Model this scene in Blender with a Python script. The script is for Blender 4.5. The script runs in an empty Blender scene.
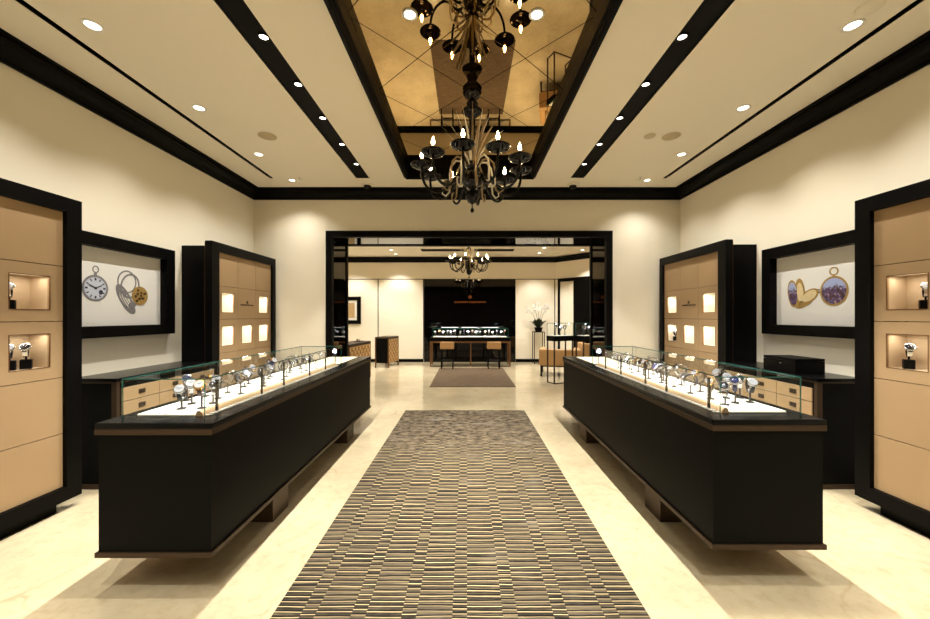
import bpy, bmesh, math, random
from mathutils import Vector, Matrix
random.seed(7)
PI = math.pi
S = bpy.context.scene
COL = S.collection
F = 370.0            # focal length in pixels of the 930-wide frame

# ------------------------------------------------------------------ helpers
def lin(c):
    return tuple(((v/255.)/12.92 if v/255. <= .04045 else ((v/255.+.055)/1.055)**2.4) for v in c)

class MB:
    """collects geometry for one mesh"""
    def __init__(s):
        s.bm = bmesh.new(); s.mi = 0
    def _setmi(s, n0):
        if s.mi:
            s.bm.faces.ensure_lookup_table()
            for f in s.bm.faces[n0:]: f.material_index = s.mi
    def box(s, x0, x1, y0, y1, z0, z1, bev=0.0, seg=2, rot=0.0, piv=None):
        x0, x1 = min(x0, x1), max(x0, x1); y0, y1 = min(y0, y1), max(y0, y1); z0, z1 = min(z0, z1), max(z0, z1)
        n0 = len(s.bm.faces)
        m = Matrix.Translation(((x0+x1)/2, (y0+y1)/2, (z0+z1)/2)) @ Matrix.Diagonal((x1-x0, y1-y0, z1-z0, 1))
        if rot:
            p = Vector(piv or ((x0+x1)/2, (y0+y1)/2, 0))
            m = Matrix.Translation(p) @ Matrix.Rotation(rot, 4, 'Z') @ Matrix.Translation(-p) @ m
        t = bmesh.new()
        bmesh.ops.create_cube(t, size=1, matrix=m)
        if bev:
            bmesh.ops.bevel(t, geom=t.edges[:], offset=bev, segments=seg, profile=.5, affect='EDGES')
        s._merge(t)
        return s
    def _merge(s, t):
        vm = {}
        for v in t.verts: vm[v] = s.bm.verts.new(v.co)
        for f in t.faces:
            try:
                nf = s.bm.faces.new([vm[v] for v in f.verts]); nf.material_index = s.mi; nf.smooth = f.smooth
            except ValueError: pass
        t.free()
    def poly(s, pts, mi=None):
        f = s.bm.faces.new([s.bm.verts.new(p) for p in pts]); f.material_index = s.mi if mi is None else mi
        return f
    def prism(s, pts, d):
        """extrude closed polygon pts along vector d"""
        d = Vector(d)
        a = [s.bm.verts.new(p) for p in pts]; b = [s.bm.verts.new(Vector(p)+d) for p in pts]
        fs = [s.bm.faces.new(a), s.bm.faces.new(b[::-1])]
        for i in range(len(a)):
            j = (i+1) % len(a); fs.append(s.bm.faces.new((a[i], b[i], b[j], a[j])))
        for f in fs: f.material_index = s.mi
        return s
    def lathe(s, prof, c=(0, 0, 0), n=20, smooth=True, m=None, sx=1.0, cap=True):
        """prof: list of (r, z); revolve round z at c, optional matrix"""
        rings = []
        for r, z in prof:
            if r < 1e-6:
                p = Vector((0, 0, z)); p = (m @ p if m else p) + Vector(c)
                rings.append([s.bm.verts.new(p)])
            else:
                ring = []
                for i in range(n):
                    a = 2*PI*i/n
                    p = Vector((r*math.cos(a)*sx, r*math.sin(a), z)); p = (m @ p if m else p) + Vector(c)
                    ring.append(s.bm.verts.new(p))
                rings.append(ring)
        for a, b in zip(rings, rings[1:]):
            for i in range(n):
                j = (i+1) % n
                vs = ([a[0]] if len(a) == 1 else [a[i], a[j]]) + ([b[0]] if len(b) == 1 else [b[j], b[i]])
                if len(vs) > 2:
                    f = s.bm.faces.new(vs); f.smooth = smooth; f.material_index = s.mi
        if cap:
            for rg, fl in ((rings[0], True), (rings[-1], False)):
                if len(rg) > 1:
                    f = s.bm.faces.new(rg if not fl else rg[::-1]); f.material_index = s.mi
        return s
    def cyl(s, c, r, z0, z1, n=16):
        return s.lathe([(r, z0), (r, z1)], (c[0], c[1], 0), n)
    def tube(s, pts, r, n=6, closed=False, cap=True):
        pts = [Vector(p) for p in pts]; N = len(pts)
        rr = r if isinstance(r, (list, tuple)) else [r]*N
        rings = []; up = Vector((0, 0, 1))
        prev = None
        for i, p in enumerate(pts):
            a = pts[(i-1) % N] if (closed or i > 0) else p
            b = pts[(i+1) % N] if (closed or i < N-1) else p
            t = (b-a).normalized()
            if prev is None:
                u = t.cross(up)
                if u.length < 1e-3: u = t.cross(Vector((1, 0, 0)))
            else:
                u = prev - t*prev.dot(t)
            u.normalize(); prev = u; v = t.cross(u)
            rings.append([s.bm.verts.new(p+(u*math.cos(2*PI*k/n)+v*math.sin(2*PI*k/n))*rr[i]) for k in range(n)])
        for i in range(N if closed else N-1):
            A, B = rings[i], rings[(i+1) % N]
            for k in range(n):
                j = (k+1) % n
                f = s.bm.faces.new((A[k], A[j], B[j], B[k])); f.smooth = True; f.material_index = s.mi
        if cap and not closed:
            s.bm.faces.new(rings[0][::-1]).material_index = s.mi; s.bm.faces.new(rings[-1]).material_index = s.mi
        return s
    def plate(s, xs, ys, holes, put, thick):
        """rectangular plate xs=(x0,x1), ys=(y0,y1) minus holes [(x0,x1,y0,y1)], put(a,b,t)->point"""
        bx = sorted(set([xs[0], xs[1]]+[h[0] for h in holes]+[h[1] for h in holes]))
        by = sorted(set([ys[0], ys[1]]+[h[2] for h in holes]+[h[3] for h in holes]))
        bx = [v for v in bx if xs[0] <= v <= xs[1]]; by = [v for v in by if ys[0] <= v <= ys[1]]
        solid = {}
        for i in range(len(bx)-1):
            for j in range(len(by)-1):
                cx, cy = (bx[i]+bx[i+1])/2, (by[j]+by[j+1])/2
                solid[i, j] = not any(h[0] < cx < h[1] and h[2] < cy < h[3] for h in holes)
        V = {}
        def v(i, j, t):
            k = (i, j, t)
            if k not in V: V[k] = s.bm.verts.new(put(bx[i], by[j], t*thick))
            return V[k]
        for (i, j), ok in solid.items():
            if not ok: continue
            for t in (0, 1):
                s.bm.faces.new((v(i, j, t), v(i+1, j, t), v(i+1, j+1, t), v(i, j+1, t))).material_index = s.mi
            for (di, dj, e) in ((-1, 0, ((0, 0), (0, 1))), (1, 0, ((1, 0), (1, 1))), (0, -1, ((0, 0), (1, 0))), (0, 1, ((0, 1), (1, 1)))):
                if not solid.get((i+di, j+dj), False):
                    p, q = e
                    s.bm.faces.new((v(i+p[0], j+p[1], 0), v(i+q[0], j+q[1], 0), v(i+q[0], j+q[1], 1), v(i+p[0], j+p[1], 1))).material_index = s.mi
        return s

def root(name, loc, label, cat, group=None, rz=0.0):
    o = bpy.data.objects.new(name, None); COL.objects.link(o)
    o.empty_display_size = .1
    o.location = loc; o.rotation_euler = (0, 0, rz)
    tag(o, label, cat, group)
    return o

def tag(o, label=None, cat=None, group=None, kind=None):
    if label: o['label'] = label
    if cat: o['category'] = cat
    if group: o['group'] = group
    if kind: o['kind'] = kind
    return o

def top_of(o):
    while o.parent: o = o.parent
    return o

def build(name, mb, mats, parent=None, origin=None, local=False, label=None):
    """mesh in world coordinates -> one object; parts are moved into their root's frame unless local"""
    bmesh.ops.recalc_face_normals(mb.bm, faces=mb.bm.faces[:])
    me = bpy.data.meshes.new(name); mb.bm.to_mesh(me); mb.bm.free()
    for m in (mats if isinstance(mats, (list, tuple)) else [mats]): me.materials.append(m)
    o = bpy.data.objects.new(name, me); COL.objects.link(o)
    if parent is not None:
        r = top_of(parent)
        if not local:
            me.transform((Matrix.Translation(r.location) @ Matrix.Rotation(r.rotation_euler.z, 4, 'Z')).inverted())
        o.parent = parent
    elif origin is not None:
        me.transform(Matrix.Translation(-Vector(origin))); o.location = origin
    if label: o['label'] = label
    return o

def struct(name, mb, mats):
    o = build(name, mb, mats); o['kind'] = 'structure'; return o

def copy_tree(o, parent=None):
    c = o.copy(); COL.objects.link(c)
    if parent is not None: c.parent = parent
    for ch in list(o.children): copy_tree(ch, c)
    return c

# ------------------------------------------------------------------ materials
def mat(name, rgb, rough=.5, metal=0.0, spec=.5, coat=0.0, bump=None, noise=None, emit=None, es=0.0, trans=0.0, ior=1.45):
    m = bpy.data.materials.new(name); m.use_nodes = True
    nt = m.node_tree; b = nt.nodes['Principled BSDF']
    c = lin(rgb)
    b.inputs['Base Color'].default_value = (*c, 1); b.inputs['Roughness'].default_value = rough
    b.inputs['Metallic'].default_value = metal; b.inputs['Specular IOR Level'].default_value = spec
    b.inputs['Coat Weight'].default_value = coat; b.inputs['Coat Roughness'].default_value = .05
    b.inputs['Transmission Weight'].default_value = trans; b.inputs['IOR'].default_value = ior
    if emit:
        b.inputs['Emission Color'].default_value = (*lin(emit), 1); b.inputs['Emission Strength'].default_value = es
    if noise:   # (scale, amount)
        tc = nt.nodes.new('ShaderNodeTexCoord'); n = nt.nodes.new('ShaderNodeTexNoise'); n.inputs['Scale'].default_value = noise[0]; n.inputs['Detail'].default_value = 5
        mx = nt.nodes.new('ShaderNodeMix'); mx.data_type = 'RGBA'
        mx.inputs[6].default_value = (*[v*(1-noise[1]) for v in c], 1); mx.inputs[7].default_value = (*[min(1, v*(1+noise[1])) for v in c], 1)
        mp = nt.nodes.new('ShaderNodeMapping')
        if len(noise) > 2: mp.inputs['Scale'].default_value = noise[2]
        nt.links.new(tc.outputs['Object'], mp.inputs[0]); nt.links.new(mp.outputs[0], n.inputs[0]); nt.links.new(n.outputs[0], mx.inputs[0]); nt.links.new(mx.outputs[2], b.inputs['Base Color'])
    if bump:    # (scale, strength)
        tc = nt.nodes.new('ShaderNodeTexCoord'); n = nt.nodes.new('ShaderNodeTexNoise'); n.inputs['Scale'].default_value = bump[0]; n.inputs['Detail'].default_value = 3
        bp = nt.nodes.new('ShaderNodeBump'); bp.inputs['Strength'].default_value = bump[1]; bp.inputs['Distance'].default_value = .002
        nt.links.new(tc.outputs['Object'], n.inputs[0]); nt.links.new(n.outputs[0], bp.inputs['Height']); nt.links.new(bp.outputs[0], b.inputs['Normal'])
    return m

def emitmat(name, rgb, strength):
    m = bpy.data.materials.new(name); m.use_nodes = True; nt = m.node_tree; nt.nodes.clear()
    e = nt.nodes.new('ShaderNodeEmission'); e.inputs[0].default_value = (*lin(rgb), 1); e.inputs[1].default_value = strength
    o = nt.nodes.new('ShaderNodeOutputMaterial'); nt.links.new(e.outputs[0], o.inputs[0]); return m

def glassmat(name, tint, refl=1.0):
    """thin clear pane: transparent with fresnel reflections"""
    m = bpy.data.materials.new(name); m.use_nodes = True; nt = m.node_tree; nt.nodes.clear()
    t = nt.nodes.new('ShaderNodeBsdfTransparent'); t.inputs[0].default_value = (*tint, 1)
    g = nt.nodes.new('ShaderNodeBsdfGlossy'); g.inputs['Roughness'].default_value = .01
    fr = nt.nodes.new('ShaderNodeFresnel'); fr.inputs[0].default_value = 1.22
    mu = nt.nodes.new('ShaderNodeMath'); mu.operation = 'MULTIPLY'; mu.inputs[1].default_value = refl
    mx = nt.nodes.new('ShaderNodeMixShader'); o = nt.nodes.new('ShaderNodeOutputMaterial')
    nt.links.new(fr.outputs[0], mu.inputs[0]); nt.links.new(mu.outputs[0], mx.inputs[0])
    nt.links.new(t.outputs[0], mx.inputs[1]); nt.links.new(g.outputs[0], mx.inputs[2]); nt.links.new(mx.outputs[0], o.inputs[0]); return m

WALL = mat('cream_plaster', (240, 232, 213), .75, spec=.2, bump=(60, .08), noise=(1.2, .03))
CEIL = mat('ceiling_paint', (240, 233, 217), .85, spec=.15)
PANELW = mat('pale_wall_panel', (242, 233, 214), .55, spec=.3)
BLACK = mat('black_lacquer_wood', (5, 4, 4), .45, spec=.10, noise=(8, .25, (1, 1, 12)))
BLACKM = mat('black_matt', (6, 5, 5), .6, spec=.12)
BLACKG = mat('black_mirror_glass', (3, 3, 3), .03, spec=.55)
BODY = mat('black_stained_oak', (14, 14, 13), .55, spec=.08, noise=(6, .22, (14, 14, 1)), bump=(220, .1))
TOP = mat('black_counter_top', (8, 8, 8), .26, spec=.15)
BRONZE = mat('dark_bronze', (70, 54, 39), .5, metal=.5, noise=(30, .12))
BRONZEL = mat('bronze_line', (116, 82, 52), .4, metal=.6)
TAN = mat('tan_leather', (164, 136, 101), .5, spec=.35, noise=(5, .05), bump=(300, .12))
TANL = mat('tan_niche_lining', (200, 178, 148), .6, spec=.25)
PALE = mat('pale_niche_lining', (244, 234, 214), .6, spec=.2)
TANCHAIR = mat('caramel_leather', (176, 136, 88), .48, spec=.4, bump=(160, .1))
WHITE = mat('white_enamel', (240, 238, 232), .4)
DECK = mat('white_leather_deck', (245, 240, 228), .55)
CREAMPAD = mat('cream_pad', (240, 226, 190), .6)
GREYD = mat('ceiling_speaker_mesh', (188, 172, 138), .7, bump=(400, .4))
STEEL = mat('polished_steel', (215, 218, 225), .12, metal=1)
DARKSTEEL = mat('dark_steel', (95, 98, 108), .25, metal=1)
GOLD = mat('yellow_gold', (205, 160, 75), .25, metal=.9, noise=(60, .3))
IGOLD = mat('printed_gold', (166, 134, 74), .5, noise=(70, .5))
SILVER = mat('engraved_silver', (128, 126, 130), .5, noise=(60, .6))
STRAPB = mat('black_strap', (18, 17, 20), .4)
STRAPN = mat('brown_strap', (70, 42, 26), .45)
STRAPV = mat('navy_strap', (30, 34, 70), .4)
DIALW = mat('white_dial', (150, 152, 160), .3)
DIALB = mat('blue_dial', (28, 34, 70), .25)
DIALK = mat('black_dial', (16, 16, 20), .2)
ACRY = mat('stand_grey', (74, 70, 66), .2)
EDGE = mat('glass_edge_green', (40, 92, 82), .2, spec=.3)
GLASS = glassmat('clear_pane', (.985, .995, .99), .26)
FRGLASS = glassmat('picture_glass', (1, 1, 1), .12)
PRINT = mat('print_paper', (240, 238, 234), .6)
CRYS = mat('smoky_crystal', (196, 168, 124), .14, spec=.9, trans=.35)
GLINTCRYS = mat('glint_white_crystal', (252, 242, 220), .18, spec=.9, trans=.12)  # diffuse white colour stands in for bulb glints in clear glass
BGLASS = mat('black_blown_glass', (6, 5, 5), .1, spec=.35)
CANDLE = mat('candle_sleeve', (60, 45, 30), .4)
FLAME = emitmat('candle_bulb_glow', (255, 218, 160), 60)
LENS = emitmat('downlight_lens', (255, 244, 222), 9)
LED = emitmat('led_glow', (235, 240, 255), 14)
LEDW = emitmat('warm_led_strip', (255, 240, 210), 2)
LEDD = emitmat('dim_led_strip', (255, 226, 176), 1.2)
LEAF = mat('orchid_leaf_green', (30, 46, 22), .45, noise=(20, .3))
STEMG = mat('orchid_stem', (96, 104, 58), .5)
PETAL = mat('orchid_petal', (222, 217, 206), .6)
COPPER = mat('copper_lettering', (214, 128, 72), .3, metal=.4)
DKLET = mat('dark_brown_lettering', (58, 42, 28), .5)

def nodes(m): return m.node_tree.nodes, m.node_tree.links
def math_node(nt, op, a, b=None, c=None):
    n = nt.nodes.new('ShaderNodeMath'); n.operation = op
    for i, v in enumerate((a, b, c)):
        if v is None: continue
        if isinstance(v, (int, float)): n.inputs[i].default_value = v
        else: nt.links.new(v, n.inputs[i])
    return n.outputs[0]
def mixc(nt, fac, a, b):
    n = nt.nodes.new('ShaderNodeMix'); n.data_type = 'RGBA'
    for i, v in ((0, fac), (6, a), (7, b)):
        if isinstance(v, (int, float)): n.inputs[i].default_value = v
        elif isinstance(v, tuple): n.inputs[i].default_value = (*v, 1)
        else: nt.links.new(v, n.inputs[i])
    return n.outputs[2]
def tnoise(nt, vec, scale, detail=4, rough=.5, dim='3D'):
    n = nt.nodes.new('ShaderNodeTexNoise'); n.noise_dimensions = dim
    n.inputs['Scale'].default_value = scale; n.inputs['Detail'].default_value = detail; n.inputs['Roughness'].default_value = rough
    if vec is not None: nt.links.new(vec, n.inputs['Vector'])
    return n.outputs[0]
def mapping(nt, vec, sc=(1, 1, 1), loc=(0, 0, 0)):
    n = nt.nodes.new('ShaderNodeMapping'); n.inputs['Scale'].default_value = sc; n.inputs['Location'].default_value = loc
    nt.links.new(vec, n.inputs[0]); return n.outputs[0]
def smooth(nt, v, a, b):
    n = nt.nodes.new('ShaderNodeMapRange'); n.interpolation_type = 'SMOOTHSTEP'
    nt.links.new(v, n.inputs[0]); n.inputs[1].default_value = a; n.inputs[2].default_value = b; return n.outputs[0]

def marble():
    m = mat('cream_marble_floor', (232, 212, 168), .12, spec=.5); nt = m.node_tree; b = nt.nodes['Principled BSDF']
    tc = nt.nodes.new('ShaderNodeTexCoord').outputs['Object']
    n1 = tnoise(nt, tc, 1.3, 6, .6)
    w = nt.nodes.new('ShaderNodeVectorMath'); w.operation = 'MULTIPLY_ADD'
    nz = nt.nodes.new('ShaderNodeTexNoise'); nz.inputs['Scale'].default_value = 2.2; nz.inputs['Detail'].default_value = 5; nt.links.new(tc, nz.inputs[0])
    nt.links.new(nz.outputs['Color'], w.inputs[0]); w.inputs[1].default_value = (.5, .5, .5); nt.links.new(tc, w.inputs[2])
    v = nt.nodes.new('ShaderNodeTexVoronoi'); v.feature = 'DISTANCE_TO_EDGE'; v.inputs['Scale'].default_value = 1.9; nt.links.new(w.outputs[0], v.inputs['Vector'])
    vein = math_node(nt, 'SUBTRACT', 1.0, smooth(nt, v.outputs['Distance'], 0, .03))
    vein = math_node(nt, 'MULTIPLY', vein, smooth(nt, tnoise(nt, tc, 1.7, 3), .42, .7))
    c = mixc(nt, smooth(nt, n1, .3, .7), lin((182, 167, 137)), lin((199, 185, 155)))
    c = mixc(nt, math_node(nt, 'MULTIPLY', vein, .35), c, lin((150, 116, 74)))
    c = mixc(nt, math_node(nt, 'MULTIPLY', smooth(nt, tnoise(nt, tc, 14, 6, .7), .45, .75), .32), c, lin((150, 126, 88)))
    # slab joints
    sx = nt.nodes.new('ShaderNodeSeparateXYZ'); nt.links.new(tc, sx.inputs[0])
    def joint(o, per, off):
        f = math_node(nt, 'FRACT', math_node(nt, 'DIVIDE', math_node(nt, 'ADD', o, off), per))
        d = math_node(nt, 'MULTIPLY', math_node(nt, 'ABSOLUTE', math_node(nt, 'SUBTRACT', f, .5)), per)
        return math_node(nt, 'GREATER_THAN', d, per/2-.0015)
    j = math_node(nt, 'MAXIMUM', joint(sx.outputs[0], 1.2, 20.0), joint(sx.outputs[1], 1.2, 20.45))
    c = mixc(nt, math_node(nt, 'MULTIPLY', j, .3), c, lin((170, 142, 98)))
    nt.links.new(c, b.inputs['Base Color'])
    return m
FLOOR = marble()

def mirror_mat():
    m = bpy.data.materials.new('bronze_ceiling_mirror'); m.use_nodes = True; nt = m.node_tree; nt.nodes.clear()
    g = nt.nodes.new('ShaderNodeBsdfGlossy'); g.inputs['Roughness'].default_value = .015
    o = nt.nodes.new('ShaderNodeOutputMaterial')
    tc = nt.nodes.new('ShaderNodeTexCoord').outputs['Object']
    sx = nt.nodes.new('ShaderNodeSeparateXYZ'); nt.links.new(tc, sx.inputs[0])
    def lines(v, off):
        f = math_node(nt, 'FRACT', math_node(nt, 'DIVIDE', math_node(nt, 'ADD', v, off), .905))
        return math_node(nt, 'GREATER_THAN', math_node(nt, 'ABSOLUTE', math_node(nt, 'SUBTRACT', f, .5)), .5-.0062)
    a = lines(math_node(nt, 'SUBTRACT', sx.outputs[1], sx.outputs[0]), 20*.905-3.52)
    b = lines(math_node(nt, 'ADD', sx.outputs[1], sx.outputs[0]), 20*.905-2.69)
    c = mixc(nt, math_node(nt, 'MAXIMUM', a, b), lin((196, 172, 130)), lin((52, 38, 22)))
    nt.links.new(c, g.inputs[0]); nt.links.new(g.outputs[0], o.inputs[0]); return m
MIRROR = mirror_mat()

def rug_mat():
    m = mat('striped_silk_rug', (110, 95, 75), .8, spec=.2); nt = m.node_tree; b = nt.nodes['Principled BSDF']
    tc = nt.nodes.new('ShaderNodeTexCoord').outputs['Object']
    wob = tnoise(nt, mapping(nt, tc, (3, 9, 1)), 1.0, 3)
    sx = nt.nodes.new('ShaderNodeSeparateXYZ'); nt.links.new(tc, sx.inputs[0])
    X = sx.outputs[0]; Y = math_node(nt, 'ADD', sx.outputs[1], RUGY)     # Y is distance along the aisle
    cx = math_node(nt, 'DIVIDE', math_node(nt, 'ADD', X, .04+.252*20), .252)
    fx = math_node(nt, 'FRACT', cx); ci = math_node(nt, 'FLOOR', cx)
    nar = math_node(nt, 'LESS_THAN', fx, .29)
    colid = math_node(nt, 'ADD', math_node(nt, 'MULTIPLY', ci, 2.0), nar)
    wn = nt.nodes.new('ShaderNodeTexWhiteNoise'); wn.noise_dimensions = '1D'; nt.links.new(colid, wn.inputs['W'])
    p = math_node(nt, 'ADD', .033, math_node(nt, 'MULTIPLY', math_node(nt, 'SUBTRACT', Y, 1.87), .024))
    p = math_node(nt, 'MAXIMUM', p, .028)
    t = math_node(nt, 'MULTIPLY', math_node(nt, 'LOGARITHM', p, math.e), 1/.024)
    t = math_node(nt, 'ADD', t, math_node(nt, 'MULTIPLY', nar, .5))
    t = math_node(nt, 'ADD', t, math_node(nt, 'MULTIPLY', wn.outputs['Value'], .25))
    t = math_node(nt, 'ADD', t, math_node(nt, 'MULTIPLY', wob, .5))
    t = math_node(nt, 'ADD', t, 300.0)
    f = math_node(nt, 'FRACT', t); row = math_node(nt, 'FLOOR', t)
    cb = nt.nodes.new('ShaderNodeCombineXYZ'); nt.links.new(colid, cb.inputs[0]); nt.links.new(row, cb.inputs[1])
    w2 = nt.nodes.new('ShaderNodeTexWhiteNoise'); w2.noise_dimensions = '2D'; nt.links.new(cb.outputs[0], w2.inputs['Vector'])
    rnd = w2.outputs['Value']
    fine = tnoise(nt, mapping(nt, tc, (18, 130, 1)), 1.0, 4, .65)
    big = tnoise(nt, mapping(nt, tc, (2.2, 3.4, 1)), 1.0, 4, .6)
    thin = tnoise(nt, mapping(nt, tc, (2.5, 210, 1)), 1.0, 2, .5)
    mid = mixc(nt, smooth(nt, math_node(nt, 'ADD', math_node(nt, 'MULTIPLY', fine, .7), math_node(nt, 'MULTIPLY', rnd, .3)), .3, .7), lin((40, 34, 27)), lin((94, 84, 67)))
    mid = mixc(nt, math_node(nt, 'MULTIPLY', smooth(nt, thin, .52, .62), .75), mid, lin((16, 13, 10)))
    mid = mixc(nt, math_node(nt, 'MULTIPLY', math_node(nt, 'SUBTRACT', 1.0, smooth(nt, thin, .36, .42)), .6), mid, lin((150, 134, 100)))
    dark = mixc(nt, rnd, lin((6, 5, 4)), lin((24, 19, 15)))
    tanc = mixc(nt, rnd, lin((206, 184, 138)), lin((128, 111, 82)))
    c = mixc(nt, smooth(nt, f, .22, .32), dark, mid)
    c = mixc(nt, math_node(nt, 'MULTIPLY', smooth(nt, f, .80, .85), math_node(nt, 'SUBTRACT', 1.0, smooth(nt, f, .955, .99))), c, tanc)
    # the far end melts into plain mottled silk
    silk = mixc(nt, smooth(nt, tnoise(nt, mapping(nt, tc, (9, 14, 1)), 1.0, 6, .75), .36, .64), lin((38, 30, 23)), lin((122, 108, 88)))
    silk = mixc(nt, math_node(nt, 'MULTIPLY', smooth(nt, tnoise(nt, mapping(nt, tc, (1.5, 7, 1), (3, 1, 0)), 1.0, 4), .55, .8), .5), silk, lin((166, 158, 146)))
    fade = smooth(nt, math_node(nt, 'ADD', Y, math_node(nt, 'MULTIPLY', math_node(nt, 'SUBTRACT', big, .5), 1.6)), 3.4, 4.9)
    c = mixc(nt, fade, c, silk)
    c = mixc(nt, math_node(nt, 'MULTIPLY', smooth(nt, big, .55, .75), .3), c, lin((120, 112, 102)))
    nt.links.new(c, b.inputs['Base Color'])
    bp = nt.nodes.new('ShaderNodeBump'); bp.inputs['Strength'].default_value = .4; bp.inputs['Distance'].default_value = .004
    nt.links.new(f, bp.inputs['Height']); nt.links.new(bp.outputs[0], b.inputs['Normal'])
    return m
RUGY = 3.42
RUG = rug_mat()
RUG2 = mat('brown_mottled_rug', (92, 77, 61), .85, spec=.1, noise=(1, .55, (6, 16, 1)), bump=(60, .5))

def enamel():
    """generic painted enamel: blue sky over mottled warm and dark colours"""
    m = mat('painted_enamel', (80, 70, 90), .35); nt = m.node_tree; b = nt.nodes['Principled BSDF']
    tc = nt.nodes.new('ShaderNodeTexCoord').outputs['Object']
    sx = nt.nodes.new('ShaderNodeSeparateXYZ'); nt.links.new(tc, sx.inputs[0])
    n = nt.nodes.new('ShaderNodeTexNoise'); n.inputs['Scale'].default_value = 42; n.inputs['Detail'].default_value = 4; nt.links.new(tc, n.inputs[0])
    r = nt.nodes.new('ShaderNodeValToRGB'); e = r.color_ramp.elements
    e[0].position = .3; e[0].color = (*lin((34, 26, 42)), 1); e[1].position = .72; e[1].color = (*lin((206, 160, 120)), 1)
    k = e.new(.45); k.color = (*lin((92, 56, 62)), 1); k = e.new(.56); k.color = (*lin((70, 74, 140)), 1)
    nt.links.new(n.outputs[0], r.inputs[0])
    zz = math_node(nt, 'ADD', sx.outputs[2], math_node(nt, 'MULTIPLY', math_node(nt, 'SUBTRACT', n.outputs[0], .5), .12))
    c = mixc(nt, smooth(nt, zz, .45, .50), r.outputs[0], lin((170, 182, 226)))
    nt.links.new(c, b.inputs['Base Color']); return m
ENAMEL = enamel()

def checker_drawers():
    m = mat('woven_tan_drawer', (186, 146, 92), .5); nt = m.node_tree; b = nt.nodes['Principled BSDF']
    tc = nt.nodes.new('ShaderNodeTexCoord').outputs['Object']
    ck = nt.nodes.new('ShaderNodeTexChecker'); ck.inputs['Scale'].default_value = 11
    ck.inputs[1].default_value = (*lin((206, 168, 112)), 1); ck.inputs[2].default_value = (*lin((150, 108, 62)), 1)
    nt.links.new(tc, ck.inputs[0]); nt.links.new(ck.outputs[0], b.inputs['Base Color']); return m
WOVEN = checker_drawers()

# ------------------------------------------------------------------ the room
XW, YB, ZC = 3.44, 5.97, 3.52
Y0 = -3.2
fl = MB(); fl.box(-6, 6, Y0-.2, 12.6, -.12, 0); struct('floor', fl, FLOOR)

# ceiling of the front room with the slots, channels and the mirrored coffer cut out
SLOT = .027
CH_L = (-1.622, -1.43); CH_R = (1.515, 1.715)
COF = (-.888, .968, .9, 5.38)
Yend = 5.42
holes = [(-2.865-SLOT, -2.865+SLOT, Y0+.5, Yend), (2.9-SLOT, 2.9+SLOT, Y0+.5, Yend),
         (CH_L[0], CH_L[1], Y0+.5, Yend), (CH_R[0], CH_R[1], Y0+.5, Yend), COF]
c = MB(); c.plate((-XW, XW), (Y0, YB), holes, lambda a, b, t: (a, b, ZC+t), .03); struct('ceiling', c, CEIL)
def channel(name, x0, x1, y0, y1, z0, depth, m):
    b = MB(); w = .02
    b.box(x0-w, x1+w, y0-w, y1+w, z0+depth, z0+depth+.02)
    b.box(x0-w, x0, y0-w, y1+w, z0+.001, z0+depth); b.box(x1, x1+w, y0-w, y1+w, z0+.001, z0+depth)
    b.box(x0, x1, y0-w, y0, z0+.001, z0+depth); b.box(x0, x1, y1, y1+w, z0+.001, z0+depth)
    return struct(name, b, m)
channel('trim_1', -2.865-SLOT, -2.865+SLOT, Y0+.5, Yend, ZC, .06, BLACKM)
channel('trim_2', 2.9-SLOT, 2.9+SLOT, Y0+.5, Yend, ZC, .06, BLACKM)
channel('trim_3', *CH_L, Y0+.5, Yend, ZC, .014, BLACKM)
channel('trim_4', *CH_R, Y0+.5, Yend, ZC, .014, BLACKM)

# crown moulding, a mitred stepped ring
def ring_profile(prof, x0, x1, y0, y1, m, name, inward=True):
    b = MB(); rings = []
    for o, z in prof:
        o = o if inward else -o
        rings.append([b.bm.verts.new(p) for p in ((x0+o, y0+o, z), (x1-o, y0+o, z), (x1-o, y1-o, z), (x0+o, y1-o, z))])
    n = len(rings)
    for i in range(n):
        A, B = rings[i], rings[(i+1) % n]
        for k in range(4):
            b.bm.faces.new((A[k], A[(k+1) % 4], B[(k+1) % 4], B[k]))
    return struct(name, b, m)
crown = [(0, 3.372), (.022, 3.372), (.022, 3.40), (.04, 3.408), (.075, 3.428), (.10, 3.455), (.112, 3.475), (.142, 3.48), (.142, 3.498), (.17, 3.501), (.17, ZC), (0, ZC)]
ring_profile(crown, -XW, XW, Y0, YB, BLACK, 'trim_5')

# coffer: black stepped frame and a recess with the bronze mirror on top
cof = [(0, ZC-.035), (.014, ZC-.035), (.017, ZC-.02), (.03, ZC-.015), (.033, ZC+.01), (.047, ZC+.015), (.047, 3.66), (-.03, 3.66), (-.03, ZC+.031), (-.03, ZC-.002), (0, ZC-.002)]
ring_profile(cof, *COF, BLACK, 'trim_6')
mi = MB(); mi.box(COF[0]+.04, COF[1]-.04, COF[2]+.04, COF[3]-.04, 3.661, 3.68)
mo = build('ceiling_mirror', mi, MIRROR)
tag(mo, 'bronze tinted mirror with diagonal joints set in the ceiling above the aisle', 'mirror')

# walls of the front room
w = MB(); w.box(-XW-.12, -XW, Y0, YB, 0, ZC+.3); struct('wall_left', w, WALL)
w = MB(); w.box(XW, XW+.12, Y0, YB, 0, ZC+.3); struct('wall_right', w, WALL)
w = MB(); w.box(-XW-.12, XW+.12, Y0-.12, Y0, 0, ZC+.3); struct('wall_front', w, mat('bounce_cutting_brown', (70, 54, 40), .5))  # unseen wall behind the camera, made dark brown to cut bounced light
OX0, OX1, OZ = -2.27, 2.34, 2.87
DP = .77
w = MB(); w.plate((-XW-.12, XW+.12), (0, ZC+.3), [(OX0, OX1, -1, OZ), ], lambda a, b, t: (a, YB+t, b), DP)
struct('wall_back', w, WALL)
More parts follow.
